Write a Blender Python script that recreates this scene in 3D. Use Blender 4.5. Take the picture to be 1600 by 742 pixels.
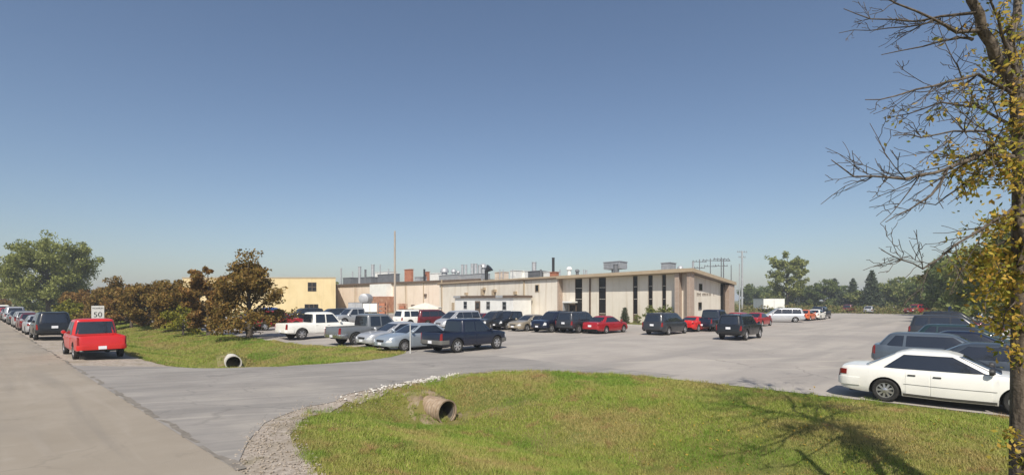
import bpy, bmesh, math, random
import numpy as np
from mathutils import Vector

R = math.radians
random.seed(7)
for o in list(bpy.data.objects):
    bpy.data.objects.remove(o)
scene = bpy.context.scene
COL = scene.collection

# ------------------------------------------------------------------ camera, sky, sun, exposure
FOC = 800.0          # focal length in units of a 1600 px wide picture (90 degrees across)
HOR = 468.0          # horizon row
CAMZ = 2.5
cam_d = bpy.data.cameras.new('camera')
cam = bpy.data.objects.new('camera', cam_d)
COL.objects.link(cam)
cam.location = (0, 0, CAMZ)
cam.rotation_euler = (R(90), 0, 0)
cam_d.sensor_width = 36.0
cam_d.lens = 36.0 * FOC / 1600.0
cam_d.shift_y = (HOR - 371.0) / 1600.0
cam_d.clip_end = 5000
scene.camera = cam

SUN_EL = R(46)
SUN_AZ = R(4)        # light travels towards +Y, a little to the right
world = bpy.data.worlds.new('World')
scene.world = world
world.use_nodes = True
wn = world.node_tree
sky_n = wn.nodes.new('ShaderNodeTexSky')
sky_n.sky_type = 'NISHITA'
sky_n.sun_disc = False
sky_n.sun_elevation = SUN_EL
sky_n.sun_rotation = R(180) + SUN_AZ
sky_n.altitude = 100
sky_n.air_density = 1.0
sky_n.dust_density = 1.3
sky_n.ozone_density = 2.2
bg = wn.nodes['Background']
bg.inputs['Strength'].default_value = 0.086
tint = wn.nodes.new('ShaderNodeMix'); tint.data_type = 'RGBA'; tint.blend_type = 'MULTIPLY'
tint.inputs[0].default_value = 1.0; tint.inputs[7].default_value = (1.03, 1.0, 0.99, 1)
wn.links.new(sky_n.outputs[0], tint.inputs[6])
wn.links.new(tint.outputs[2], bg.inputs[0])

sun_d = bpy.data.lights.new('sun', 'SUN')
sun_d.energy = 4.2
sun_d.angle = R(0.5)
sun_d.color = (1.0, 0.93, 0.82)
sun = bpy.data.objects.new('sun', sun_d)
COL.objects.link(sun)
ldir = Vector((math.sin(SUN_AZ) * math.cos(SUN_EL), math.cos(SUN_AZ) * math.cos(SUN_EL), -math.sin(SUN_EL)))
sun.rotation_euler = ldir.to_track_quat('-Z', 'Y').to_euler()
sun.location = (0, -20, 40)

scene.view_settings.view_transform = 'Standard'
scene.view_settings.look = 'None'
scene.view_settings.exposure = 0.34
scene.view_settings.gamma = 1.0

# ------------------------------------------------------------------ frames of reference
DX, DY = -0.7303, 0.6831      # along the street, away from the camera
RX, RY = 0.6831, 0.7303       # from the street towards the car park
LOTZ = -0.35

def W(q, s):
    return (RX * q + DX * s, RY * q + DY * s)

def QS(x, y):
    return (RX * x + RY * y, DX * x + DY * y)

def gp(px, py, z=LOTZ):
    d = (CAMZ - z) * FOC / (py - HOR)
    return ((px - 800.0) / FOC * d, d)

# ------------------------------------------------------------------ object helpers
def tag(o, label=None, cat=None, group=None, kind=None):
    if label: o['label'] = label
    if cat: o['category'] = cat
    if group: o['group'] = group
    if kind: o['kind'] = kind
    return o

def empty(name, loc=(0, 0, 0), rz=0.0):
    o = bpy.data.objects.new(name, None)
    COL.objects.link(o)
    o.location = loc
    o.rotation_euler = (0, 0, rz)
    o.empty_display_size = 0.3
    return o

def link(name, me, mat=None, parent=None):
    o = bpy.data.objects.new(name, me)
    COL.objects.link(o)
    if parent: o.parent = parent
    if mat is not None:
        if len(me.materials) == 0: me.materials.append(mat)
        else:
            o.material_slots[0].link = 'OBJECT'
            o.material_slots[0].material = mat
    return o

class MB:
    """collects simple shapes into one mesh"""
    def __init__(self):
        self.v = []; self.f = []
    def add(self, vs, fs):
        n = len(self.v)
        self.v += [tuple(p) for p in vs]
        self.f += [tuple(i + n for i in f) for f in fs]
        return self
    def box(self, x0, x1, y0, y1, z0, z1):
        return self.add([(x0,y0,z0),(x1,y0,z0),(x1,y1,z0),(x0,y1,z0),(x0,y0,z1),(x1,y0,z1),(x1,y1,z1),(x0,y1,z1)],
                        [(0,3,2,1),(4,5,6,7),(0,1,5,4),(1,2,6,5),(2,3,7,6),(3,0,4,7)])
    def prism(self, poly, z0, z1):
        """poly: list of (x,y); z0,z1 numbers or lists"""
        n = len(poly)
        a = z0 if hasattr(z0, '__len__') else [z0]*n
        b = z1 if hasattr(z1, '__len__') else [z1]*n
        vs = [(p[0],p[1],a[i]) for i,p in enumerate(poly)] + [(p[0],p[1],b[i]) for i,p in enumerate(poly)]
        fs = [tuple(range(n-1,-1,-1)), tuple(range(n,2*n))]
        fs += [(i,(i+1)%n,n+(i+1)%n,n+i) for i in range(n)]
        return self.add(vs, fs)
    def tube(self, pts, rad, n=8, caps=True):
        pts = [Vector(p) for p in pts]
        if not hasattr(rad, '__len__'): rad = [rad]*len(pts)
        vs = []; fs = []
        up = Vector((0.13,0.21,1)).normalized()
        for i,p in enumerate(pts):
            t = (pts[min(i+1,len(pts)-1)] - pts[max(i-1,0)]).normalized()
            a = t.cross(up)
            if a.length < 0.05: a = t.cross(Vector((1,0,0)))
            a.normalize(); b = t.cross(a)
            for k in range(n):
                th = 2*math.pi*k/n
                vs.append(p + (a*math.cos(th) + b*math.sin(th))*rad[i])
        for i in range(len(pts)-1):
            for k in range(n):
                fs.append((i*n+k, i*n+(k+1)%n, (i+1)*n+(k+1)%n, (i+1)*n+k))
        if caps:
            fs.append(tuple(range(n-1,-1,-1)))
            m = (len(pts)-1)*n
            fs.append(tuple(range(m,m+n)))
        return self.add(vs, fs)
    def lathe(self, prof, n=20, axis='z', c=(0,0,0)):
        """prof: list of (r, h)"""
        vs = []; fs = []
        for r,h in prof:
            for k in range(n):
                th = 2*math.pi*k/n
                a, b = r*math.cos(th), r*math.sin(th)
                p = (a,b,h) if axis=='z' else ((a,h,b) if axis=='y' else (h,a,b))
                vs.append((p[0]+c[0],p[1]+c[1],p[2]+c[2]))
        for i in range(len(prof)-1):
            for k in range(n):
                fs.append((i*n+k, i*n+(k+1)%n, (i+1)*n+(k+1)%n, (i+1)*n+k))
        fs.append(tuple(range(n-1,-1,-1)))
        m = (len(prof)-1)*n
        fs.append(tuple(range(m,m+n)))
        return self.add(vs, fs)
    def mesh(self, name, smooth=None, fix=True):
        me = bpy.data.meshes.new(name)
        me.from_pydata(self.v, [], self.f)
        if fix:
            bm = bmesh.new(); bm.from_mesh(me)
            bmesh.ops.recalc_face_normals(bm, faces=bm.faces)
            bm.to_mesh(me); bm.free()
        if smooth is not None:
            me.polygons.foreach_set('use_smooth', [True]*len(me.polygons))
            me.set_sharp_from_angle(angle=R(smooth))
        me.update()
        return me
    def build(self, name, mat, parent=None, smooth=None):
        return link(name, self.mesh(name, smooth), mat, parent)

def np_mesh(name, verts, faces_n, idx, smooth=False):
    """fast mesh: verts (N,3), all faces with faces_n corners, idx flat"""
    me = bpy.data.meshes.new(name)
    nf = len(idx)//faces_n
    me.vertices.add(len(verts)); me.loops.add(len(idx)); me.polygons.add(nf)
    me.vertices.foreach_set('co', np.asarray(verts, dtype=np.float32).ravel())
    me.loops.foreach_set('vertex_index', np.asarray(idx, dtype=np.int32))
    me.polygons.foreach_set('loop_start', np.arange(0, nf*faces_n, faces_n, dtype=np.int32))
    if smooth: me.polygons.foreach_set('use_smooth', np.ones(nf, dtype=bool))
    me.update(calc_edges=True)
    return me

def grid_mesh(name, P, smooth=True):
    """P: (m,n,3) array"""
    m, n = P.shape[:2]
    i = np.arange(m-1)[:,None]*n + np.arange(n-1)[None,:]
    idx = np.stack([i, i+1, i+n+1, i+n], axis=-1).reshape(-1)
    return np_mesh(name, P.reshape(-1,3), 4, idx, smooth)

# ------------------------------------------------------------------ materials
MATS = {}
def nd(nt, t, **kw):
    n = nt.nodes.new(t)
    for k, v in kw.items(): setattr(n, k, v)
    return n

def simple(name, col, rough=0.6, metal=0.0, coat=0.0, spec=0.5, emit=None):
    m = bpy.data.materials.new(name); m.use_nodes = True
    b = m.node_tree.nodes['Principled BSDF']
    b.inputs['Base Color'].default_value = (*col, 1)
    b.inputs['Roughness'].default_value = rough
    b.inputs['Metallic'].default_value = metal
    b.inputs['Coat Weight'].default_value = coat
    b.inputs['Coat Roughness'].default_value = 0.08
    b.inputs['Specular IOR Level'].default_value = spec
    MATS[name] = m
    return m

def noisy(name, stops, scale=3.0, detail=6, rough=0.85, bump=0.0, bump_scale=30.0, second=None, stretch=None, metal=0.0, spec=0.3, dist=0.02, streaks=None, cracks=None, vstain=None):
    """colour ramp over noise in object space; second = (colour, scale, lo, hi, amount)"""
    m = bpy.data.materials.new(name); m.use_nodes = True
    nt = m.node_tree; b = nt.nodes['Principled BSDF']
    tc = nd(nt, 'ShaderNodeTexCoord')
    src = tc.outputs['Object']
    if stretch:
        mp = nd(nt, 'ShaderNodeMapping'); mp.inputs['Scale'].default_value = stretch
        if len(stretch) == 3: pass
        nt.links.new(src, mp.inputs[0]); src = mp.outputs[0]
    n1 = nd(nt, 'ShaderNodeTexNoise'); n1.inputs['Scale'].default_value = scale; n1.inputs['Detail'].default_value = detail
    n1.inputs['Roughness'].default_value = 0.62
    nt.links.new(src, n1.inputs['Vector'])
    cr = nd(nt, 'ShaderNodeValToRGB')
    el = cr.color_ramp.elements
    while len(el) < len(stops): el.new(0.5)
    for e, (p, c) in zip(el, stops):
        e.position = p; e.color = (*c, 1)
    nt.links.new(n1.outputs['Fac'], cr.inputs[0])
    out = cr.outputs[0]
    for sec in (second or []):
        c2, s2, lo, hi, amt = sec
        n2 = nd(nt, 'ShaderNodeTexNoise'); n2.inputs['Scale'].default_value = s2; n2.inputs['Detail'].default_value = 5
        nt.links.new(tc.outputs['Object'], n2.inputs['Vector'])
        mr = nd(nt, 'ShaderNodeMapRange'); mr.inputs[1].default_value = lo; mr.inputs[2].default_value = hi
        mr.inputs[3].default_value = 0; mr.inputs[4].default_value = amt
        nt.links.new(n2.outputs['Fac'], mr.inputs[0])
        mx = nd(nt, 'ShaderNodeMix', data_type='RGBA')
        nt.links.new(mr.outputs[0], mx.inputs[0]); nt.links.new(out, mx.inputs[6])
        mx.inputs[7].default_value = (*c2, 1)
        out = mx.outputs[2]
    for (c2, ang, sl, sc_, lo, hi, amt) in (streaks or []):
        mp = nd(nt, 'ShaderNodeMapping'); mp.vector_type = 'TEXTURE'
        mp.inputs['Rotation'].default_value = (0, 0, ang); mp.inputs['Scale'].default_value = (sl, sc_, 1)
        nt.links.new(tc.outputs['Object'], mp.inputs[0])
        n2 = nd(nt, 'ShaderNodeTexNoise'); n2.inputs['Scale'].default_value = 1.0; n2.inputs['Detail'].default_value = 6; n2.inputs['Distortion'].default_value = 0.5
        nt.links.new(mp.outputs[0], n2.inputs['Vector'])
        mr = nd(nt, 'ShaderNodeMapRange'); mr.inputs[1].default_value = lo; mr.inputs[2].default_value = hi
        mr.inputs[3].default_value = 0; mr.inputs[4].default_value = amt
        nt.links.new(n2.outputs['Fac'], mr.inputs[0])
        mx = nd(nt, 'ShaderNodeMix', data_type='RGBA')
        nt.links.new(mr.outputs[0], mx.inputs[0]); nt.links.new(out, mx.inputs[6])
        mx.inputs[7].default_value = (*c2, 1)
        out = mx.outputs[2]
    if vstain:
        c2, lo, hi, amt = vstain
        mp = nd(nt, 'ShaderNodeMapping'); mp.inputs['Scale'].default_value = (1.4, 1.4, 0.10); nt.links.new(tc.outputs['Object'], mp.inputs[0])
        n2 = nd(nt, 'ShaderNodeTexNoise'); n2.inputs['Scale'].default_value = 1.0; n2.inputs['Detail'].default_value = 7; nt.links.new(mp.outputs[0], n2.inputs['Vector'])
        mr = nd(nt, 'ShaderNodeMapRange'); mr.inputs[1].default_value = lo; mr.inputs[2].default_value = hi; mr.inputs[3].default_value = 0; mr.inputs[4].default_value = amt
        nt.links.new(n2.outputs['Fac'], mr.inputs[0])
        mx = nd(nt, 'ShaderNodeMix', data_type='RGBA'); nt.links.new(mr.outputs[0], mx.inputs[0]); nt.links.new(out, mx.inputs[6]); mx.inputs[7].default_value = (*c2, 1); out = mx.outputs[2]
    for (c2, sc_, wdt, amt) in (cracks or []):
        n2 = nd(nt, 'ShaderNodeTexNoise'); n2.inputs['Scale'].default_value = 1.1; n2.inputs['Detail'].default_value = 5; nt.links.new(tc.outputs['Object'], n2.inputs['Vector'])
        vm = nd(nt, 'ShaderNodeVectorMath', operation='MULTIPLY_ADD'); vm.inputs[1].default_value = (1.3, 1.3, 0); nt.links.new(n2.outputs['Color'], vm.inputs[0]); nt.links.new(tc.outputs['Object'], vm.inputs[2])
        vo = nd(nt, 'ShaderNodeTexVoronoi'); vo.feature = 'DISTANCE_TO_EDGE'; vo.inputs['Scale'].default_value = sc_; nt.links.new(vm.outputs[0], vo.inputs['Vector'])
        mr = nd(nt, 'ShaderNodeMapRange'); mr.inputs[1].default_value = 0; mr.inputs[2].default_value = wdt*sc_; mr.inputs[3].default_value = amt; mr.inputs[4].default_value = 0
        nt.links.new(vo.outputs['Distance'], mr.inputs[0])
        n4 = nd(nt, 'ShaderNodeTexNoise'); n4.inputs['Scale'].default_value = 0.23; nt.links.new(tc.outputs['Object'], n4.inputs['Vector'])
        m4 = nd(nt, 'ShaderNodeMapRange'); m4.inputs[1].default_value = 0.42; m4.inputs[2].default_value = 0.6; nt.links.new(n4.outputs['Fac'], m4.inputs[0])
        mu = nd(nt, 'ShaderNodeMath', operation='MULTIPLY'); nt.links.new(mr.outputs[0], mu.inputs[0]); nt.links.new(m4.outputs[0], mu.inputs[1])
        mx = nd(nt, 'ShaderNodeMix', data_type='RGBA'); nt.links.new(mu.outputs[0], mx.inputs[0]); nt.links.new(out, mx.inputs[6]); mx.inputs[7].default_value = (*c2, 1); out = mx.outputs[2]
    nt.links.new(out, b.inputs['Base Color'])
    b.inputs['Roughness'].default_value = rough
    b.inputs['Metallic'].default_value = metal
    b.inputs['Specular IOR Level'].default_value = spec
    if bump:
        n3 = nd(nt, 'ShaderNodeTexNoise'); n3.inputs['Scale'].default_value = bump_scale; n3.inputs['Detail'].default_value = 4
        nt.links.new(tc.outputs['Object'], n3.inputs['Vector'])
        bp = nd(nt, 'ShaderNodeBump'); bp.inputs['Strength'].default_value = bump; bp.inputs['Distance'].default_value = dist
        nt.links.new(n3.outputs['Fac'], bp.inputs['Height']); nt.links.new(bp.outputs[0], b.inputs['Normal'])
    MATS[name] = m
    return m

def leaf_mat(name, cols, trans=0.3):
    """leaves differ one by one: random per island"""
    m = bpy.data.materials.new(name); m.use_nodes = True
    nt = m.node_tree; b = nt.nodes['Principled BSDF']; out = nt.nodes['Material Output']
    g = nd(nt, 'ShaderNodeNewGeometry')
    cr = nd(nt, 'ShaderNodeValToRGB'); el = cr.color_ramp.elements
    while len(el) < len(cols): el.new(0.5)
    for i, (e, c) in enumerate(zip(el, cols)):
        e.position = i/(len(cols)-1); e.color = (*c, 1)
    nt.links.new(g.outputs['Random Per Island'], cr.inputs[0])
    nt.links.new(cr.outputs[0], b.inputs['Base Color'])
    b.inputs['Roughness'].default_value = 0.6
    b.inputs['Specular IOR Level'].default_value = 0.25
    t = nd(nt, 'ShaderNodeBsdfTranslucent'); nt.links.new(cr.outputs[0], t.inputs[0])
    mx = nd(nt, 'ShaderNodeMixShader'); mx.inputs[0].default_value = trans
    nt.links.new(b.outputs[0], mx.inputs[1]); nt.links.new(t.outputs[0], mx.inputs[2])
    nt.links.new(mx.outputs[0], out.inputs[0])
    MATS[name] = m
    return m

AR = math.atan2(0.73, 0.683)        # across the street, towards the car park
AD = math.atan2(0.683, -0.73)       # along the street
M_GRASSG = noisy('lawn_soil', [(0.3,(0.10,0.11,0.026)),(0.5,(0.155,0.145,0.042)),(0.7,(0.21,0.165,0.07))], 0.35, 8, 0.95, 0.6, 14,
                 second=[((0.27,0.20,0.115), 0.9, 0.58, 0.72, 0.8), ((0.10,0.135,0.025), 0.22, 0.5, 0.66, 0.7)])
M_ROAD = noisy('old_asphalt', [(0.3,(0.262,0.226,0.180)),(0.5,(0.292,0.254,0.205)),(0.72,(0.33,0.29,0.24))], 0.45, 9, 0.9, 0.35, 60,
               second=[((0.23,0.205,0.175), 0.17, 0.52, 0.68, 0.6), ((0.37,0.33,0.28), 1.7, 0.62, 0.75, 0.4)],
               streaks=[((0.225,0.20,0.17), AD, 9.0, 0.7, 0.52, 0.68, 0.55), ((0.36,0.32,0.27), AD, 5.0, 0.35, 0.6, 0.72, 0.35)], cracks=[((0.14,0.125,0.105), 0.22, 0.035, 0.75), ((0.17,0.15,0.13), 0.6, 0.02, 0.5)])
M_DRIVE = noisy('driveway_asphalt', [(0.3,(0.235,0.218,0.20)),(0.5,(0.275,0.256,0.236)),(0.75,(0.33,0.308,0.28))], 0.5, 9, 0.9, 0.35, 60,
                second=[((0.36,0.33,0.29), 0.25, 0.55, 0.68, 0.6), ((0.20,0.19,0.18), 1.3, 0.62, 0.74, 0.45)],
                streaks=[((0.20,0.19,0.178), AR-0.25, 8.0, 0.55, 0.5, 0.66, 0.6), ((0.385,0.355,0.315), AR-0.35, 6.0, 0.3, 0.58, 0.70, 0.55)], cracks=[((0.13,0.125,0.12), 0.2, 0.035, 0.7), ((0.16,0.15,0.14), 0.55, 0.02, 0.5)])
M_LOT = noisy('lot_asphalt', [(0.3,(0.315,0.285,0.255)),(0.5,(0.365,0.333,0.300)),(0.72,(0.415,0.38,0.335))], 0.3, 9, 0.9, 0.3, 50,
              second=[((0.285,0.262,0.242), 0.12, 0.5, 0.66, 0.8), ((0.46,0.42,0.36), 0.8, 0.6, 0.74, 0.5)],
              streaks=[((0.275,0.255,0.235), AR, 22.0, 2.2, 0.5, 0.64, 0.75), ((0.45,0.41,0.35), 0.15, 9.0, 0.8, 0.58, 0.70, 0.5), ((0.23,0.215,0.20), AR, 3.0, 0.12, 0.68, 0.73, 0.5)], cracks=[((0.17,0.16,0.15), 0.13, 0.05, 0.7)])
M_GRAVEL = noisy('gravel', [(0.3,(0.22,0.185,0.15)),(0.5,(0.36,0.31,0.26)),(0.7,(0.47,0.42,0.36))], 9.0, 8, 0.95, 0.9, 40,
                 second=[((0.25,0.21,0.15), 0.7, 0.48, 0.66, 0.7), ((0.17,0.15,0.07), 1.3, 0.60, 0.72, 0.6)])
M_STONE = noisy('pale_stone', [(0.3,(0.42,0.40,0.36)),(0.7,(0.66,0.63,0.58))], 6, 5, 0.9)
M_SEAM = noisy('cracked_seam', [(0.3,(0.15,0.135,0.115)),(0.7,(0.25,0.225,0.195))], 4, 6, 0.95)
def blade_mat():
    m = leaf_mat('grass_blade', [(0.2232, 0.3129, 0.0454), (0.3013, 0.3743, 0.063), (0.3683, 0.3988, 0.0882), (0.4687, 0.4357, 0.1512)], 0.35)
    nt = m.node_tree
    b = nt.nodes['Principled BSDF']; tr = [n for n in nt.nodes if n.type == 'BSDF_TRANSLUCENT'][0]
    src = b.inputs['Base Color'].links[0].from_socket
    tc = nd(nt, 'ShaderNodeTexCoord')
    for col, sc_, lo, hi, amt in (((0.46,0.36,0.15), 0.42, 0.45, 0.60, 0.8), ((0.17,0.29,0.035), 0.30, 0.50, 0.60, 0.85), ((0.42,0.26,0.13), 1.5, 0.56, 0.66, 0.8), ((0.13,0.20,0.03), 3.5, 0.55, 0.68, 0.6)):
        n = nd(nt, 'ShaderNodeTexNoise'); n.inputs['Scale'].default_value = sc_; n.inputs['Detail'].default_value = 7; n.inputs['Roughness'].default_value = 0.65
        nt.links.new(tc.outputs['Object'], n.inputs['Vector'])
        mr = nd(nt, 'ShaderNodeMapRange'); mr.inputs[1].default_value = lo; mr.inputs[2].default_value = hi; mr.inputs[3].default_value = 0; mr.inputs[4].default_value = amt
        nt.links.new(n.outputs['Fac'], mr.inputs[0])
        mx = nd(nt, 'ShaderNodeMix', data_type='RGBA'); mx.inputs[7].default_value = (*col, 1)
        nt.links.new(mr.outputs[0], mx.inputs[0]); nt.links.new(src, mx.inputs[6]); src = mx.outputs[2]
    nt.links.new(src, b.inputs['Base Color']); nt.links.new(src, tr.inputs[0])
    return m
M_BLADE = blade_mat()
M_BARK = noisy('bark', [(0.3,(0.055,0.043,0.034)),(0.6,(0.12,0.10,0.08)),(0.75,(0.17,0.145,0.12))], 9, 7, 0.95, 0.8, 26, stretch=(3,3,0.5))
M_BARK2 = noisy('maple_bark', [(0.35,(0.05,0.04,0.032)),(0.55,(0.13,0.105,0.08)),(0.75,(0.21,0.175,0.14))], 7, 7, 0.95, 0.9, 22, stretch=(3,3,0.5))
M_LRED = leaf_mat('bronze_leaf', [(0.1098, 0.077, 0.0198), (0.183, 0.1155, 0.0286), (0.244, 0.143, 0.0374), (0.2013, 0.165, 0.0396), (0.3538, 0.209, 0.055)], 0.35)
M_LRED2 = leaf_mat('copper_leaf', [(0.12, 0.0748, 0.022), (0.216, 0.1155, 0.033), (0.3, 0.154, 0.044), (0.204, 0.165, 0.044), (0.396, 0.209, 0.0605)], 0.35)
M_LGRN = leaf_mat('green_leaf', [(0.0862, 0.1265, 0.0323), (0.154, 0.196, 0.052), (0.2341, 0.2593, 0.0751), (0.3326, 0.3289, 0.1155)], 0.4)
M_LPOP = leaf_mat('poplar_leaf', [(0.1587, 0.1794, 0.044), (0.2248, 0.2484, 0.0605), (0.2909, 0.3174, 0.088), (0.4232, 0.4416, 0.165)], 0.45)
M_LDRK = leaf_mat('dark_leaf', [(0.0719, 0.1077, 0.0317), (0.1294, 0.1725, 0.0502), (0.2156, 0.2444, 0.0792)], 0.4)
M_LYEL = leaf_mat('yellow_green_leaf', [(0.12,0.14,0.02),(0.20,0.20,0.025),(0.30,0.26,0.03),(0.16,0.18,0.03)])
M_LAUT = leaf_mat('turning_leaf', [(0.16, 0.19, 0.03), (0.26, 0.26, 0.04), (0.42, 0.35, 0.05), (0.55, 0.4, 0.07), (0.58, 0.34, 0.07), (0.34, 0.33, 0.06)], 0.45)
M_NEED = leaf_mat('spruce_needle', [(0.035, 0.055, 0.028), (0.06, 0.085, 0.042), (0.095, 0.115, 0.058)], 0.2)
M_WEED = leaf_mat('field_weed', [(0.084, 0.112, 0.0252), (0.14, 0.154, 0.042), (0.21, 0.182, 0.07), (0.28, 0.21, 0.098)])

M_BEIGE = noisy('beige_siding', [(0.3,(0.67,0.62,0.53)),(0.7,(0.74,0.69,0.60))], 0.6, 5, 0.75, second=[((0.60,0.53,0.42), 0.35, 0.58, 0.75, 0.5)], vstain=((0.47,0.39,0.29), 0.55, 0.72, 0.55))
M_BEIGE2 = noisy('pink_beige_siding', [(0.3,(0.69,0.58,0.47)),(0.7,(0.76,0.65,0.54))], 0.5, 5, 0.75, second=[((0.58,0.47,0.37), 0.3, 0.58, 0.75, 0.5)], vstain=((0.46,0.35,0.26), 0.52, 0.70, 0.6))
M_YEL = noisy('yellow_stucco', [(0.3,(0.63,0.50,0.28)),(0.7,(0.70,0.57,0.34))], 0.5, 6, 0.85, second=[((0.55,0.44,0.26), 0.25, 0.58, 0.75, 0.4)], vstain=((0.48,0.38,0.22), 0.55, 0.72, 0.5))
M_TAN = noisy('tan_fascia', [(0.3,(0.38,0.30,0.20)),(0.7,(0.45,0.36,0.25))], 0.8, 4, 0.6)
M_BROWN = noisy('brown_trim', [(0.3,(0.10,0.07,0.05)),(0.7,(0.15,0.105,0.075))], 1.0, 4, 0.6)
M_ROOF = noisy('roof_membrane', [(0.3,(0.20,0.18,0.16)),(0.7,(0.30,0.27,0.24))], 0.6, 6, 0.9)
M_WIN = simple('window_glass', (0.012,0.016,0.022), 0.06, 0, 0, 0.6)
M_DGLASS = simple('dark_strip_glass', (0.010,0.010,0.011), 0.12, 0, 0, 0.4)
M_BLACK = simple('black_metal', (0.02,0.02,0.022), 0.5)
M_GALV = noisy('galvanised', [(0.3,(0.34,0.35,0.37)),(0.7,(0.48,0.49,0.50))], 2.0, 5, 0.5, metal=0.35)
M_DGREY = noisy('dark_grey_metal', [(0.3,(0.10,0.105,0.115)),(0.7,(0.16,0.165,0.175))], 1.5, 5, 0.6)
M_WHITE = noisy('white_metal', [(0.3,(0.70,0.70,0.67)),(0.7,(0.80,0.80,0.77))], 1.2, 5, 0.55)
M_SIGN = noisy('weathered_sign', [(0.3,(0.50,0.50,0.48)),(0.7,(0.60,0.60,0.57))], 3, 5, 0.6)
M_RUST = noisy('rust_orange', [(0.3,(0.25,0.11,0.065)),(0.55,(0.38,0.20,0.13)),(0.75,(0.52,0.36,0.26))], 1.1, 7, 0.9)
M_OXIDE = noisy('red_oxide', [(0.3,(0.33,0.12,0.07)),(0.7,(0.45,0.2,0.12))], 1.6, 5, 0.8)
M_WOODP = noisy('weathered_pole', [(0.3,(0.30,0.25,0.20)),(0.7,(0.44,0.38,0.32))], 3, 6, 0.9, stretch=(4,4,0.4))
M_CONC = noisy('concrete', [(0.3,(0.40,0.38,0.35)),(0.7,(0.54,0.52,0.48))], 1.5, 6, 0.9)
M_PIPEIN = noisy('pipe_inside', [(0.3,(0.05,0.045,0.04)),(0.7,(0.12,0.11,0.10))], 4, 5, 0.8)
M_PIPE = noisy('corrugated_pipe', [(0.3,(0.20,0.14,0.09)),(0.55,(0.33,0.25,0.18)),(0.75,(0.48,0.41,0.34))], 5, 7, 0.85, metal=0.0, second=[((0.16,0.12,0.06), 2.5, 0.5, 0.66, 0.8)])

def brick_mat():
    m = bpy.data.materials.new('brick'); m.use_nodes = True
    nt = m.node_tree; b = nt.nodes['Principled BSDF']
    tc = nd(nt, 'ShaderNodeTexCoord')
    sp = nd(nt, 'ShaderNodeSeparateXYZ'); nt.links.new(tc.outputs['Object'], sp.inputs[0])
    ad = nd(nt, 'ShaderNodeMath', operation='ADD'); nt.links.new(sp.outputs[0], ad.inputs[0]); nt.links.new(sp.outputs[1], ad.inputs[1])
    cb = nd(nt, 'ShaderNodeCombineXYZ'); nt.links.new(ad.outputs[0], cb.inputs[0]); nt.links.new(sp.outputs[2], cb.inputs[1])
    br = nd(nt, 'ShaderNodeTexBrick'); nt.links.new(cb.outputs[0], br.inputs[0])
    br.inputs['Color1'].default_value = (0.33,0.235,0.175,1); br.inputs['Color2'].default_value = (0.42,0.31,0.24,1)
    br.inputs['Mortar'].default_value = (0.45,0.41,0.36,1)
    br.inputs['Scale'].default_value = 1.0; br.inputs['Brick Width'].default_value = 0.22; br.inputs['Row Height'].default_value = 0.075
    br.inputs['Mortar Size'].default_value = 0.008
    nt.links.new(br.outputs[0], b.inputs['Base Color']); b.inputs['Roughness'].default_value = 0.9
    return m
M_BRICK = brick_mat()

M_GLASS = simple('car_glass', (0.016,0.021,0.031), 0.035, 0, 0, 1.0)
M_TYRE = noisy('tyre_rubber', [(0.3,(0.018,0.018,0.018)),(0.7,(0.035,0.034,0.032))], 8, 4, 0.85)
M_RIM = simple('alloy_rim', (0.55,0.55,0.56), 0.3, 0.8)
M_RIMD = simple('steel_rim', (0.22,0.22,0.23), 0.45, 0.6)
M_LENS = simple('headlight_lens', (0.62,0.64,0.66), 0.08, 0.0, 0.5)
M_TAIL = simple('taillight_lens', (0.22,0.010,0.012), 0.15, 0.0, 0.5)
M_PLATE = simple('licence_plate', (0.75,0.76,0.80), 0.4)
M_TRIM = simple('black_trim', (0.025,0.025,0.027), 0.55)
M_GTRIM = simple('grey_trim', (0.12,0.118,0.11), 0.5)
M_CHROME = simple('chrome', (0.6,0.6,0.6), 0.15, 0.9)
PAINT = {}
def paint(name, col, metal=0.15, rough=0.32):
    if name not in PAINT:
        m = noisy('paint_' + name, [(0.3, tuple(c*0.93 for c in col)), (0.7, tuple(min(1, c*1.05) for c in col))], 0.9, 4, rough, metal=metal, spec=0.5)
        b = m.node_tree.nodes['Principled BSDF']
        b.inputs['Coat Weight'].default_value = 0.6; b.inputs['Coat Roughness'].default_value = 0.06
        PAINT[name] = m
    return PAINT[name]

# ------------------------------------------------------------------ ground shape
def sstep(x, a, b):
    t = np.clip((x-a)/(b-a), 0, 1)
    return t*t*(3-2*t)

def s_lo(q): return np.interp(q, [2.6,3.4,4.2,5.5,7,9.5,12,14,15.5,16.6,17.6], [7.9,9.4,10.7,11.9,12.7,13.5,14.2,14.1,13.2,11.6,8.5])
def s_hi(q): return np.interp(q, [2.6,4,5.3,6.5,8.4,11.6,14,16,17.6], [25.5,24.0,23.1,21.6,20.3,20.2,21.0,22.6,25.5])
def lot_edge(s): return np.interp(s, [-40,9,11,23,26,32,120], [17.35,17.35,17.3,17.1,16.4,14.4,14.0])
def sh_edge(s): return np.interp(s, [-60,4,7,9.5,12,23,25,400], [3.0,3.05,3.3,4.1,5.6,5.6,5.35,5.3])

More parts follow.
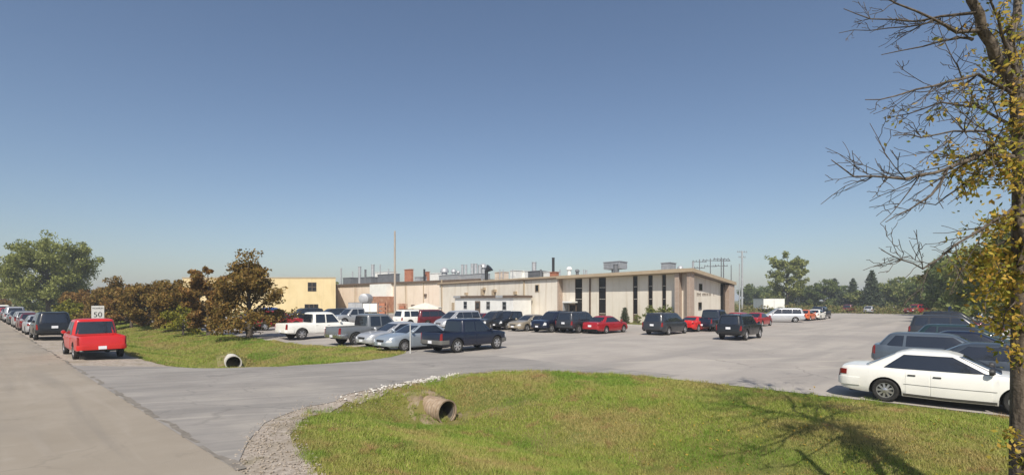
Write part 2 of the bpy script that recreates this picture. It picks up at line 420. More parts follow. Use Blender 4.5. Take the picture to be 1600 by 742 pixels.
def ground_z(q, s):
    prof = np.interp(q, [-9,-6,2.8,4.2,5.6,7.2,8.7,9.7,11.2,12.8,15,17], [-0.3,-0.02,0,-0.05,-0.14,-0.62,-0.97,-0.97,-0.62,-0.36,-0.33,LOTZ])
    fill = np.interp(q, [-9,-6,2.8,17], [-0.3,-0.02,0,LOTZ])
    # the ditch is filled under the driveway, deeper by its culverts, and flattens out further away
    w = sstep(s, 11.25, 12.9) * (1 - sstep(s, 20.6, 25.2))
    deep = 1.0 - 0.35*sstep(s, 32, 60)
    prof = np.where((q > 5.6) & (q < 15), LOTZ*0.8 + (prof - LOTZ*0.8)*deep, prof)
    lump = 0.035*np.sin(q*1.7+s*0.6)*np.sin(s*1.1-q*0.4) + 0.02*np.sin(q*3.1-s*2.3)
    lump = lump*((q > 5.8) & (q < 16.5))
    z = prof*(1-w) + fill*w + lump*(1-w)
    z = np.maximum(z, -0.13 - 0.55*((q-8.75)**2/1.6 + (s-27.6)**2/0.8))      # earth over the far pipe
    z = np.maximum(z, -0.14 - 0.30*((q-9.2)**2/0.7 + (s-12.45)**2/0.75))      # and over the near one
    z = np.where(np.hypot(q-9.2, s-10.6) < 1.3, np.minimum(z, -0.90 + 0.35*np.maximum(0, np.hypot(q-9.2, s-10.6)-0.55)), z)
    return z

def paved(q, s, m=0.0):
    a = q < sh_edge(s) - m
    b = (q > 2.0) & (q < 18) & (s > s_lo(q) + m) & (s < s_hi(q) - m)
    c = (q > lot_edge(s) + m) & (q < 128) & (s > -9 + m) & (s < 92)
    return a | b | c

def sheet(name, qs, ss_lo, ss_hi, n, dz, mat):
    P = np.zeros((len(qs), n, 3))
    for i, q in enumerate(qs):
        s = np.linspace(ss_lo[i], ss_hi[i], n)
        P[i,:,0], P[i,:,1] = W(q, s)
        P[i,:,2] = ground_z(np.full(n, q), s) + dz
    o = link(name, grid_mesh(name, P), mat)
    return tag(o, kind='structure')

qv = np.concatenate([np.linspace(-900,-12,12), np.arange(-9,20,0.4), np.linspace(21,140,40), np.linspace(160,1500,14)])
sv = np.concatenate([np.linspace(-1200,-30,14), np.arange(-24,62,0.4), np.linspace(64,160,40), np.linspace(180,1800,16)])
Q, S = np.meshgrid(qv, sv, indexing='ij')
Z = ground_z(Q, S)
Z = Z - 0.06*paved(Q, S, 0.55)
X, Y = W(Q, S)
ground = link('ground', grid_mesh('ground', np.stack([X, Y, Z], -1)), M_GRASSG)
tag(ground, kind='structure')

rng = np.random.default_rng(5)
def wob(n, amp, k=6):
    a = rng.normal(0, 1, n)
    ker = np.ones(k)/k
    return np.convolve(np.pad(a, k, mode='edge'), ker, mode='same')[k:-k]*amp*math.sqrt(k)

# street: rows along s
def long_sheet(name, ss, q0, q1, n, dz, mat, amp0=0.0, amp1=0.0):
    P = np.zeros((len(ss), n, 3))
    w0, w1 = wob(len(ss), amp0), wob(len(ss), amp1)
    a = q0(ss) + w0 if callable(q0) else np.full(len(ss), q0) + w0
    b = q1(ss) + w1 if callable(q1) else np.full(len(ss), q1) + w1
    for i, s in enumerate(ss):
        q = np.linspace(a[i], b[i], n)
        P[i,:,0], P[i,:,1] = W(q, np.full(n, s))
        P[i,:,2] = ground_z(q, np.full(n, s)) + dz
    me = grid_mesh(name, P)
    return tag(link(name, me, mat), kind='structure')

ss = np.concatenate([np.arange(-60, 60, 0.35), np.linspace(62, 420, 90)])
long_sheet('road_shoulder', ss, lambda s: np.full(len(s), 2.2), sh_edge, 9, 0.010, M_GRAVEL, 0, 0.07)
long_sheet('road', ss, -6.0, 2.75, 12, 0.020, M_ROAD, 0, 0.035)
qs = np.arange(2.7, 18.4, 0.3)
n = len(qs)
sheet('driveway_edge', qs[4:-3], s_lo(qs[4:-3]) - 0.45 + wob(n-7, 0.16, 3), s_lo(qs[4:-3]) + 0.4, 5, 0.014, M_GRAVEL)
sheet('driveway', qs, s_lo(qs) + 0.12 + wob(n, 0.07, 3), s_hi(qs) + wob(n, 0.06, 3), 34, 0.024, M_DRIVE)
ss2 = np.concatenate([np.arange(-9, 45, 0.5), np.linspace(46, 92, 30)])
def lot_far(s): return np.interp(s, [-9, 23, 40, 92], [122, 128, 60, 66])
long_sheet('parking_lot', ss2, lot_edge, lot_far, 40, 0.018, M_LOT, 0.07, 0.3)

# broken joint between the street and the driveway
mb = MB()
s = 8.0; q = 2.78
pts = []
while s < 60:
    pts.append((q + random.uniform(-0.05, 0.05), s)); s += random.uniform(0.25, 0.6)
for (qa, sa), (qb, sb) in zip(pts, pts[1:]):
    if random.random() < 0.3: continue
    w = random.uniform(0.015, 0.06) * (1.5 if sa < 20 else 1.0)
    c = [W(qa-w, sa), W(qa+w, sa), W(qb+w*0.9, sb), W(qb-w*0.9, sb)]
    z = float(ground_z(np.array([qa]), np.array([sa]))[0]) + 0.0285
    mb.add([(p[0], p[1], z) for p in c], [(0,1,2,3)])
tag(mb.build('road_seam', M_SEAM), kind='structure')

# rubble along the driveway edge by the near culvert
mb = MB()
def stone(mb, x, y, z, r, rs):
    vs = []
    for dz_, k in ((-0.5, 4), (0.1, 5), (0.6, 4)):
        for j in range(5):
            th = 2*math.pi*j/5 + rs.uniform(0, 0.6)
            rr = r*rs.uniform(0.6, 1.1)*(1.0 if dz_ == 0.1 else 0.65)
            vs.append((x+rr*math.cos(th), y+rr*math.sin(th), z+dz_*r*rs.uniform(0.6, 1.1)))
    fs = [(4,3,2,1,0), (10,11,12,13,14)]
    for l in range(2):
        for j in range(5): fs.append((l*5+j, l*5+(j+1)%5, l*5+5+(j+1)%5, l*5+5+j))
    mb.add(vs, fs)
rs = random.Random(3)
for i in range(210):
    q = rs.triangular(6.5, 12.6, 10.8)
    s = float(s_lo(q)) - 0.10 + rs.gauss(0, 0.15)
    x, y = W(q, s)
    stone(mb, x, y, float(ground_z(np.array([q]), np.array([s]))[0]) + 0.04, rs.uniform(0.018, 0.055), rs)
mg = MB()
for i in range(2200):
    if rs.random() < 0.6:
        s = rs.uniform(5.5, 13.5); q = rs.uniform(2.7, float(sh_edge(np.array([s]))[0])+0.25)
        if s > float(s_lo(q))+0.35: continue
    else:
        q = rs.uniform(3.2, 16.5); s = float(s_lo(q)) + rs.gauss(-0.15, 0.3)
    x, y = W(q, s)
    stone(mg, x, y, float(ground_z(np.array([q]), np.array([s]))[0]) + 0.022, rs.uniform(0.008, 0.03), rs)
tag(mg.build('loose_gravel', M_GRAVEL), 'loose gravel spilled along the road shoulder and driveway edge', 'gravel', kind='stuff')
tag(mb.build('rubble', M_STONE), 'pale broken stones strewn along the driveway edge above the near culvert', 'rubble', kind='stuff')

# ------------------------------------------------------------------ lawn blades
def blades(name, n, qr, sr, hgt, wid, maxd, seed, label):
    g = np.random.default_rng(seed)
    q = g.uniform(*qr, n*4); s = g.uniform(*sr, n*4)
    x, y = W(q, s)
    inview = (y > 5) & (np.abs(x) < y*1.06 + 1) & (y < maxd)
    keep = inview & ~paved(q, s, -0.12) & ~((q > 2) & (q < 17.6) & (s > s_lo(q)-0.3-0.35*g.random(n*4)) & (s < s_hi(q)))
    dn = np.hypot(q-9.2, (s-11.9)*0.8); df = np.hypot(q-8.8, s-27.0)
    keep &= (g.random(n*4) < np.clip((np.minimum(dn, df)-0.35)/0.6, 0.08, 1))
    e = np.minimum(np.where((q > 3.5) & (q < 17), np.minimum(np.abs(s-s_lo(q)+0.45), np.abs(s-s_hi(q))), 9), np.minimum(np.abs(q-sh_edge(s)), np.abs(q-lot_edge(s))))
    keep &= g.random(n*4) < np.clip(0.15 + e/0.55, 0, 1)
    # thin out with distance and in bare patches
    bare = np.sin(x*0.9+1.3*np.sin(y*0.7)) * np.sin(y*1.1+np.sin(x*0.5))
    keep &= (g.random(n*4) < np.clip(1.15 - y/maxd, 0.15, 1)) & (g.random(n*4) > np.clip(bare-0.35, 0, 0.6))
    q, s, x, y = (a[keep][:n] for a in (q, s, x, y))
    m = len(q)
    z = ground_z(q, s)
    patch = 0.75 + 0.5*(0.5+0.5*np.sin(x*0.55+np.sin(y*0.4)*2)*np.sin(y*0.5))
    h = hgt*g.uniform(0.5, 1.4, m)*patch*(0.8+0.03*y)
    w = wid*g.uniform(0.6, 1.3, m)*(0.6+0.045*y)
    th = g.uniform(0, 2*np.pi, m); le = g.normal(0, 0.55, (m, 2))*h[:,None]
    P = np.zeros((m, 3, 3))
    P[:,0] = np.stack([x-np.cos(th)*w, y-np.sin(th)*w, z-0.01], -1)
    P[:,1] = np.stack([x+np.cos(th)*w, y+np.sin(th)*w, z-0.01], -1)
    P[:,2] = np.stack([x+le[:,0], y+le[:,1], z+h], -1)
    me = np_mesh(name, P.reshape(-1,3), 3, np.arange(m*3))
    return tag(link(name, me, M_BLADE), label, 'grass', kind='stuff')
blades('grass', 330000, (3, 18), (-16, 15), 0.052, 0.008, 26, 1, 'mown green and straw coloured grass of the near lawn around the ditch')
blades('grass', 150000, (5, 17.5), (19, 90), 0.05, 0.008, 80, 2, 'mown grass of the lawn between the street and the tree row')

def tufts(name, n, qr, sr, label, seed):
    g = np.random.default_rng(seed)
    q = g.uniform(*qr, n*6); s = g.uniform(*sr, n*6); x, y = W(q, s)
    e = np.minimum(np.abs(s-s_lo(q)+0.5), np.minimum(np.abs(q-sh_edge(s)-0.1), np.abs(q-lot_edge(s)+0.1)))
    dn = np.minimum(np.hypot(q-9.2, s-11.7), np.hypot(q-8.8, s-26.9))
    pr = np.clip(0.10 + 0.9*np.exp(-e/0.35) + 0.9*np.exp(-((dn-0.75)/0.4)**2) + 0.25*np.exp(-((q-9.2)/1.2)**2), 0, 1)
    k = (g.random(n*6) < pr) & ~paved(q, s, -0.05) & ~((q > 2) & (q < 17.6) & (s > s_lo(q)-0.3) & (s < s_hi(q))) & (y > 5) & (np.abs(x) < y*1.06+1)
    x, y, q, s = (a[k][:n] for a in (x, y, q, s)); m = len(x); B = 22
    bx = np.repeat(x, B)+g.normal(0, 0.05, m*B); by = np.repeat(y, B)+g.normal(0, 0.05, m*B)
    bz = np.repeat(ground_z(q, s), B)-0.01
    h = np.repeat(g.uniform(0.06, 0.17, m), B)*g.uniform(0.5, 1.2, m*B); w = 0.006*(0.5+0.045*by)
    th = g.uniform(0, 6.28, m*B); le = g.normal(0, 0.4, (m*B, 2))*h[:,None]
    P = np.zeros((m*B, 3, 3))
    P[:,0] = np.stack([bx-np.cos(th)*w, by-np.sin(th)*w, bz], -1); P[:,1] = np.stack([bx+np.cos(th)*w, by+np.sin(th)*w, bz], -1)
    P[:,2] = np.stack([bx+le[:,0], by+le[:,1], bz+h], -1)
    tag(link(name, np_mesh(name, P.reshape(-1,3), 3, np.arange(m*B*3)), M_BLADE), label, 'grass', kind='stuff')
tufts('grass_tufts', 2600, (3, 17.6), (-14, 15), 'longer unmown grass tufts along the near ditch and pavement edges', 12)
tufts('grass_tufts', 1500, (5.2, 17), (20, 60), 'longer grass tufts in the far lawn and its ditch', 13)

M_SOIL = noisy('bare_soil', [(0.3,(0.16,0.115,0.07)),(0.55,(0.26,0.20,0.13)),(0.75,(0.36,0.30,0.21))], 2.5, 8, 0.95, 0.8, 20, second=[((0.14,0.15,0.04), 1.6, 0.48, 0.62, 0.7)])
for qc, sc_, ra in ((9.15, 11.75, 0.85), (8.75, 26.5, 0.8)):
    P = np.zeros((7, 25, 3)); th = np.linspace(0, 2*np.pi, 25)
    rim = ra*(1+0.18*np.sin(th*3+qc)+0.1*np.sin(th*7))
    rim[-1] = rim[0]
    for i in range(7):
        qq = qc+rim*np.cos(th)*i/6; s2 = sc_+rim*np.sin(th)*i/6*0.9
        P[i,:,0], P[i,:,1] = W(qq, s2); P[i,:,2] = ground_z(qq, s2) + 0.012 - 0.02*(i == 6)
    tag(link('soil_patch', grid_mesh('soil_patch', P), M_SOIL), kind='structure')

# ------------------------------------------------------------------ culvert pipes
def culvert(c, direction, length, rad, label, mat):
    dv = Vector(direction).normalized()
    t = empty('culvert_pipe', c)
    a = Vector((-dv.y, dv.x, 0)).normalized(); b = dv.cross(a)
    n = 24
    def ring(r, l, k):
        return [tuple(dv*l + a*(r*math.cos(2*math.pi*i/n)) + b*(r*math.sin(2*math.pi*i/n))) for i in range(n)]
    mb = MB(); vs = []; fs = []
    rows = []
    L = 0.0; k = 0
    while L <= length:
        rows.append((rad + (0.018 if k % 2 else 0.0), -L)); L += 0.055; k += 1
    for r, l in rows: vs += ring(r, l, 0)
    for i in range(len(rows)-1):
        for j in range(n): fs.append((i*n+j, i*n+(j+1)%n, (i+1)*n+(j+1)%n, (i+1)*n+j))
    mb.add(vs, fs); mb.build('shell', mat, t, 30)
    mb = MB(); vs = ring(rad-0.012, 0.03, 0)+ring(rad+0.026, 0.03, 0)+ring(rad+0.026, -0.05, 0)+ring(rad-0.035, -0.05, 0)+ring(rad-0.012, 0.03, 0)
    fs = []
    for i in range(4):
        for j in range(n): fs.append((i*n+j, i*n+(j+1)%n, (i+1)*n+(j+1)%n, (i+1)*n+j))
    mb.add(vs, fs); mb.build('rim', mat, t, 40)
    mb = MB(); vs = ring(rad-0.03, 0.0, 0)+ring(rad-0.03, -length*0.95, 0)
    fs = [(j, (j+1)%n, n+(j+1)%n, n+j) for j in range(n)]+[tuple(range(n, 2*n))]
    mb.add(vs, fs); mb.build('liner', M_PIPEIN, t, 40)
    return tag(t, label, 'culvert')
qn, sn = 9.2, 11.1
x, y = W(qn, sn)
culvert((x, y, -0.63), (0.73, -0.683, -0.03), 3.2, 0.32, 'tan corrugated culvert pipe opening into the near ditch below the rubble', M_PIPE)
x, y = W(8.7, 26.2)
culvert((x, y, -0.50), (0.56, -0.83, 0.0), 2.0, 0.33, 'small concrete rimmed culvert opening in the far lawn right of the red pickup', M_CONC)

# ------------------------------------------------------------------ main building: long front along u, short side along v
CX, CY = 18.7, 53.0
UX, UY = -0.5735, 0.8192
VX, VY = 0.63, 0.7766
def bp(a, b): return (UX*a + VX*b, UY*a + VY*b)
def a_at(px, b=0.0):
    k = (px-800.0)/FOC
    return (k*(CY+VY*b) - CX - VX*b) / (UX - k*UY)
def dist_ab(a, b): return CY + UY*a + VY*b
def z_at(py, d): return CAMZ + (HOR-py)*d/FOC
def abox(mb, a0, a1, b0, b1, z0, z1):
    return mb.prism([bp(a0,b0), bp(a1,b0), bp(a1,b1), bp(a0,b1)], z0, z1)
EAVE = 5.75
A_OFF = a_at(871, 0.3)       # where the office block meets the factory wall
A_END = a_at(683, 0.0)
SIDE_B = 15.6
G0 = LOTZ - 0.2
def roof_z(b): return EAVE - 0.068*max(b, 0)

bld = empty('factory_building', (CX, CY, 0))
tag(bld, 'long beige factory with deep tan eaves, tall dark strip windows and brick piers', 'building')
# backing walls
WB = 1.25
mb = MB(); abox(mb, 1.0, A_OFF-0.3, WB, WB+0.3, G0, EAVE-0.42); mb.build('office_wall', M_BEIGE, bld)
mb = MB(); abox(mb, A_OFF-0.3, A_OFF, 0.25, WB+0.3, G0, EAVE-0.36); mb.build('return_wall', M_BRICK, bld)
mb = MB(); abox(mb, A_OFF, A_END-0.6, 0.30, 0.6, G0, EAVE-0.36); mb.build('factory_wall', M_BEIGE, bld)
# siding panels of the factory wall
a = A_OFF + 0.02
pm = [M_BEIGE]
while a < A_END-1.0:
    a1 = min(a+2.4, A_END-0.62)
    mb = MB(); abox(mb, a, a1-0.035, 0.25, 0.30, LOTZ+0.15, EAVE-0.38); mb.build('siding_panel', M_BEIGE, bld)
    a = a1
mb = MB(); abox(mb, A_OFF, A_END-0.6, 0.235, 0.31, G0, LOTZ+0.15); mb.build('plinth', M_CONC, bld)
# office facade: panels between the strip windows
strips = [(899,910),(936,947),(989.5,996.5),(1013.5,1020),(1035,1041)]
sw = sorted([(a_at(r, WB), a_at(l, WB)) for l, r in strips])
edges = [1.35]
for a0, a1 in sw: edges += [a0, a1]
edges.append(A_OFF-0.32)
for i in range(0, len(edges), 2):
    a0, a1 = edges[i], edges[i+1]
    k = max(1, round((a1-a0)/1.2))
    for j in range(k):
        p0 = a0+(a1-a0)*j/k; p1 = a0+(a1-a0)*(j+1)/k
        mb = MB(); abox(mb, p0+0.012, p1-0.012, WB-0.06, WB, LOTZ+0.12, EAVE-0.43); mb.build('siding_panel', M_BEIGE, bld)
for a0, a1 in sw:
    mb = MB()
    abox(mb, a0+0.01, a0+0.07, WB-0.05, WB, LOTZ+0.1, EAVE-0.43); abox(mb, a1-0.07, a1-0.01, WB-0.05, WB, LOTZ+0.1, EAVE-0.43)
    w = mb.build('window', M_BROWN, bld)
    zs = [LOTZ+0.1, 1.2, 1.35, 2.9, 2.98, 4.2, 4.28, EAVE-0.43]
    for z0, z1 in ((zs[0]+0.02, 0.75), (0.82, 2.55), (2.62, 4.0), (4.07, EAVE-0.44)):
        mb = MB(); abox(mb, a0+0.07, a1-0.07, WB-0.025, WB-0.002, z0, z1)
        mb.build('pane', M_DGLASS if z0 > 0 else M_BROWN, w)
# brick piers under the eave
for l, r in ((1049.5, 1063.5), (1068, 1083)):
    a1 = a_at(l, 0.35); a0 = a_at(r, 0.35)
    mb = MB(); abox(mb, a0+0.2, a0+0.75, 0.3, WB-0.05, G0, EAVE-0.41)
    mb.build('brick_pier', M_BRICK, bld)
# roof slab: flat front edge, falling gently to the back
def slab(a0, a1, b0, b1, th, off=0.0):
    mb = MB()
    mb.prism([bp(a0,b0),bp(a1,b0),bp(a1,b1),bp(a0,b1)], [roof_z(b0)-th+off, roof_z(b0)-th+off, roof_z(b1)-th+off, roof_z(b1)-th+off],
             [roof_z(b0)+off, roof_z(b0)+off, roof_z(b1)+off, roof_z(b1)+off])
    return mb
roof = slab(0.04, A_END-0.04, 0.04, SIDE_B-0.04, 0.34).build('roof', M_ROOF, bld)
slab(0.0, A_OFF, -0.02, 0.04, 0.38, 0.03).build('fascia', M_TAN, roof)
slab(A_OFF+0.002, A_END, 0.0, 0.06, 0.34, 0.02).build('fascia', M_TAN, roof)
slab(-0.03, 0.035, -0.02, SIDE_B, 0.38, 0.03).build('fascia', M_TAN, roof)
slab(A_OFF+0.01, A_END, -0.05, 0.0, 0.16, -0.2).build('gutter', M_BROWN, roof)
slab(0.06, A_OFF-0.05, 0.06, WB+0.02, 0.03, -0.345).build('soffit', M_TAN, roof)
# side wall
SA = 0.95
def sbox(mb, b0, b1, a0, a1, z0, z1): return abox(mb, a0, a1, b0, b1, z0, z1)
mb = MB(); mb.prism([bp(SA,WB),bp(SA,SIDE_B-0.3),bp(SA+0.3,SIDE_B-0.3),bp(SA+0.3,WB)], G0,
                    [roof_z(WB)-0.39, roof_z(SIDE_B-0.3)-0.39, roof_z(SIDE_B-0.3)-0.39, roof_z(WB)-0.39]); mb.build('side_wall', M_BEIGE, bld)
def b_at(px, a):
    k = (px-800.0)/FOC
    return (CX+UX*a - k*(CY+UY*a)) / (k*VY - VX)
for px0, px1, py0, py1 in ((1092, 1097, 443, 454), (1091, 1096, 472, 484), (1109, 1113, 434, 437)):
    b0, b1 = b_at(px0, SA), b_at(px1, SA); d = dist_ab(SA, b0)
    z0, z1 = z_at(py1, d), z_at(py0, d)
    mb = MB(); abox(mb, SA-0.05, SA, b0, b1, z0, z1); w = mb.build('window', M_BROWN, bld)
    mb = MB(); abox(mb, SA-0.06, SA-0.05, b0+0.06, b1-0.06, z0+0.06, z1-0.06); mb.build('pane', M_DGLASS, w)
mb = MB(); abox(mb, 0.15, SA-0.002, b_at(1135, 0.5), SIDE_B-0.32, G0, roof_z(SIDE_B-1)-0.42); mb.build('brick_pier', M_BRICK, bld)
mb = MB(); abox(mb, 0.55, SA-0.003, b_at(1131, 0.5), b_at(1133.5, 0.5), G0, roof_z(SIDE_B-3)-0.45); mb.build('side_door_recess', M_DGLASS, bld)
# illegible dark lettering on the side wall, as thin raised bars
mb = MB(); rs = random.Random(11)
px = 1089.0
while px < 1116:
    wpx = rs.uniform(0.8, 1.5)
    if rs.random() > 0.18:
        b0, b1 = b_at(px, SA), b_at(px+wpx, SA); d = dist_ab(SA, b0)
        zc = z_at(460, d); h = rs.uniform(0.13, 0.19)
        abox(mb, SA-0.03, SA-0.003, b0, b0+(b1-b0)*0.45, zc-h, zc+h)
        if rs.random() > 0.4: abox(mb, SA-0.028, SA-0.004, b0+(b1-b0)*0.45, b1, zc+h-0.1, zc+h-0.02)
    px += wpx + rs.uniform(0.35, 0.8)
tag(mb.build('wall_lettering', M_BROWN, bld), kind='stuff')
# things fixed to the factory wall
def wall_box(name, px0, px1, py0, py1, mat, dep=0.12, parent=bld, b=0.25):
    a0, a1 = a_at(px1, b), a_at(px0, b); d = dist_ab((a0+a1)/2, b)
    mb = MB(); abox(mb, a0, a1, b-dep, b-0.002, z_at(py1, d), z_at(py0, d))
    return mb.build(name, mat, parent)
w = wall_box('window', 836, 842.5, 444.5, 456, M_TAN, 0.06); wall_box('pane', 837, 841.5, 445.5, 455, M_DGLASS, 0.08, w)
for px in (690.5, 819): wall_box('downspout', px-0.8, px+0.8, 437, 494, M_TAN, 0.13)
wall_box('downspout', 921, 923.2, 434, 492, M_BROWN, 0.12, b=WB-0.06)
for px0, px1, py0, py1 in ((754,757,451,461),(757,759,449,453),(771,774,453,461),(773,776,452,456),(805,808,455,460),(728.5,731,457,461)):
    wall_box('wall_vent', px0, px1, py0, py1, M_TAN, 0.5)
# entrance canopy
t_a0, t_a1 = a_at(895, 0.0), a_at(880, 0.0)
d = dist_ab(t_a0, 0.0)
mb = MB(); abox(mb, t_a0, t_a1, -0.2, WB-0.07, z_at(473, d), z_at(470.5, d)); mb.build('entrance_canopy', M_WHITE, bld)
mb = MB(); abox(mb, t_a1-0.12, t_a1, -0.1, WB-0.08, G0, z_at(473.1, d)); mb.build('entrance_screen', M_GALV, bld)
mb = MB(); abox(mb, t_a0+0.2, t_a1-0.3, WB-0.1, WB-0.065, LOTZ, z_at(475, d)); dr = mb.build('entrance_door', M_BROWN, bld)
mb = MB(); abox(mb, t_a0+0.35, t_a1-0.45, WB-0.11, WB-0.10, LOTZ+0.3, z_at(477, d)); mb.build('pane', M_DGLASS, dr)

# rooftop plant on the main roof
def roof_at(px, b): a = a_at(px, b); return a, dist_ab(a, b), roof_z(b)-0.01
def rstack(px, w_px, py, b, mat, cap=None, name='vent_stack'):
    a, d, z0 = roof_at(px, b); r = w_px*d/FOC/2; x, y = bp(a, b); z1 = z_at(py, d)
    mb = MB(); mb.lathe([(r, z0), (r, z1-0.1), (r*1.12, z1-0.1), (r*1.12, z1)], 14, 'z', (x, y, 0))
    if cap:
        mb.tube([(x, y, z1), (x, y, z1+0.25)], r*0.5, 6)
        mb.lathe([(r*1.6, z1+0.25), (r*0.2, z1+0.25+cap)], 14, 'z', (x, y, 0))
    return mb.build(name, mat, roof, 40)
def rbox(px0, px1, py, b, dep, mat, name='rooftop_unit', vents=0, py0=None):
    a1, a0 = a_at(px0, b), a_at(px1, b); d = dist_ab((a0+a1)/2, b); z0 = roof_z(b+dep)-0.05; z1 = z_at(py, d)
    if py0: z0 = z_at(py0, d)
    mb = MB(); abox(mb, a0, a1, b, b+dep, z0, z1)
    abox(mb, a0-0.08, a1+0.08, b-0.08, b+dep+0.08, z1+0.001, z1+0.09)
    for i in range(vents):
        zz = z0+(z1-z0)*(0.2+0.7*i/vents); abox(mb, a0+0.15, a1-0.15, b-0.04, b-0.001, zz, zz+(z1-z0)*0.35/vents)
    if py0: abox(mb, a0+0.3, a0+0.5, b+0.2, b+0.4, roof_z(b)-0.1, z0); abox(mb, a1-0.5, a1-0.3, b+dep-0.4, b+dep-0.2, roof_z(b+dep)-0.1, z0)
    return mb.build(name, mat, roof)
def rdome(px, w_px, py, b, mat):
    a, d, z0 = roof_at(px, b); r = w_px*d/FOC/2; x, y = bp(a, b); z1 = z_at(py, d)
    pr = [(r*0.7, z0), (r*0.7, z1-r*1.2), (r*1.05, z1-r*1.15), (r, z1-r*0.7), (r*0.8, z1-r*0.3), (r*0.45, z1-r*0.07), (r*0.05, z1)]
    return MB().lathe(pr, 16, 'z', (x, y, 0)).build('dome_vent', mat, roof, 50)
for px, w_, py, b in ((694.5,13,418,7),(709,9,420,6),(716,6,423,8)): rdome(px, w_, py, b, M_GALV)
for px, w_, py, b in ((722.5,4,413.5,7),(728,4,413.5,7),(738,5,412,8),(743.5,5,412,8),(750,6,414,9)): rstack(px, w_, py, b, M_GALV)
rdome(755, 12, 411.5, 10, M_GALV)
rbox(686, 712, 430, 4, 2.0, M_GALV, 'vent_plenum'); rbox(715, 752, 429, 5, 2.5, M_GALV, 'vent_plenum')
# tilted black exhaust hood
a, d, z0 = roof_at(760, 3.0); x, y = bp(a, 3.0)
mb = MB(); mb.tube([(x, y, z0), (x, y, z_at(424, d)), (x+0.7, y-0.2, z_at(418, d))], [0.32, 0.34, 0.75], 10); mb.build('exhaust_hood', M_BLACK, roof, 40)
rbox(773, 786, 425.5, 6, 1.6, M_BEIGE2, 'rooftop_unit', 2); rbox(797, 806, 423, 5, 2, M_WHITE, 'rooftop_unit', 2); rbox(809, 820, 424, 7, 2, M_WHITE, 'rooftop_unit', 2)
rbox(825, 842, 424, 5, 2.4, M_DGREY, 'rooftop_unit', 3); rstack(834.5, 7, 409.5, 6, M_GALV, None); rstack(845, 3, 421, 5, M_DGREY)
rstack(864.5, 4.2, 402.5, 4, M_BLACK, None, 'flue'); rbox(859, 868, 425.5, 3.6, 0.9, M_OXIDE, 'flue_base'); rbox(849, 857, 425, 6, 1.6, M_WHITE, 'rooftop_unit')
rdome(889.5, 9, 416.5, 4, M_WHITE); rdome(902, 7, 420.5, 4, M_DGREY); rstack(916, 3, 422, 5, M_GALV)
rbox(943, 968, 409.5, 4.5, 2.2, M_GALV, 'rooftop_unit', 3, 420); rstack(962, 7, 413, 4.0, M_DGREY)
rbox(1033, 1047, 411, 9, 2.0, M_GALV, 'rooftop_unit', 2); rdome(1063, 9, 415, 9, M_GALV); rstack(1083, 3, 409, 9, M_GALV)
for px in (781, 786, 866+9, 912, 801): rstack(px, 1.6, 421, 4, M_GALV)

# ------------------------------------------------------------------ left wing of the factory
P0 = (-11.5, 102.0)
wing = empty('factory_wing', (P0[0], P0[1], 0))
tag(wing, 'pinkish beige factory wing left of the annex with stacks on its roof', 'building')
WZ = 6.45
def wp(t, b): return (DX*t + RX*b, DY*t + RY*b)
def w_at(px, b=0.0):
    k = (px-800.0)/FOC
    return (k*(P0[1]+RY*b) - P0[0] - RX*b) / (DX - k*DY)
def wbox(mb, t0, t1, b0, b1, z0, z1): return mb.prism([wp(t0,b0), wp(t1,b0), wp(t1,b1), wp(t0,b1)], z0, z1)
WL = w_at(521)
mb = MB(); wbox(mb, -8, WL, 0.05, 0.35, G0, WZ-0.3); mb.build('wall', M_BEIGE2, wing)
t = w_at(690)
while t < WL-0.5:
    t1 = min(t+3.0, WL)
    mb = MB(); wbox(mb, t, t1-0.04, 0.0, 0.05, LOTZ+0.1, WZ-0.32); mb.build('siding_panel', M_BEIGE2, wing); t = t1
mb = MB(); wbox(mb, -8, WL+0.3, -0.3, 22, WZ-0.3, WZ); wroof = mb.build('roof', M_ROOF, wing)
mb = MB(); wbox(mb, -8, WL+0.32, -0.36, -0.3, WZ-0.42, WZ+0.03); mb.build('fascia', M_BROWN, wroof)
for px in (555, 634.5, 662):
    t = w_at(px); mb = MB(); wbox(mb, t-0.1, t+0.1, -0.12, -0.002, LOTZ, WZ-0.4); mb.build('downspout', M_TAN, wing)
def wing_box(name, px0, px1, py0, py1, mat, dep, parent=wing):
    t0, t1 = w_at(px1), w_at(px0); d = P0[1]+DY*(t0+t1)/2
    mb = MB(); wbox(mb, t0, t1, -dep, -0.003, z_at(py1, d), z_at(py0, d)); return mb.build(name, mat, parent)
wing_box('wall_lamp', 664, 667, 459, 463.5, M_BROWN, 0.3)
wing_box('door', 624, 634, 474, 489, M_RUST, 0.12)
wing_box('loading_hood', 587, 613, 444, 463, M_WHITE, 1.6)
wing_box('loading_bay', 588, 616, 463.2, 491, M_RUST, 2.0)
wing_box('bay_opening', 597, 608, 474, 491, M_BROWN, 2.05)
wing_box('door', 643, 648, 476, 489, M_BROWN, 0.12)
def wr(px, b): t = w_at(px, b); x, y = wp(t, b); return t, x, y, P0[1]+DY*t+RY*b
def wstack(px, wpx, py, b, mat):
    t, x, y, d = wr(px, b); r = wpx*d/FOC/2; z1 = z_at(py, d)
    MB().lathe([(r, WZ-0.02), (r, z1-0.15), (r*1.15, z1-0.15), (r*1.15, z1)], 12, 'z', (x, y, 0)).build('vent_stack', mat, wroof, 40)
for px, w_, py, b, m in ((533,2.5,419,6,M_GALV),(562,4.6,416.5,6,M_GALV),(571,3.2,421,5,M_DGREY),(582.5,5.2,413.5,6,M_GALV),(594,1.6,413,7,M_GALV),(663,3.0,420.5,5,M_BLACK),(551,1.6,424,6,M_GALV),(607,2,420,8,M_GALV)):
    wstack(px, w_, py, b, m)
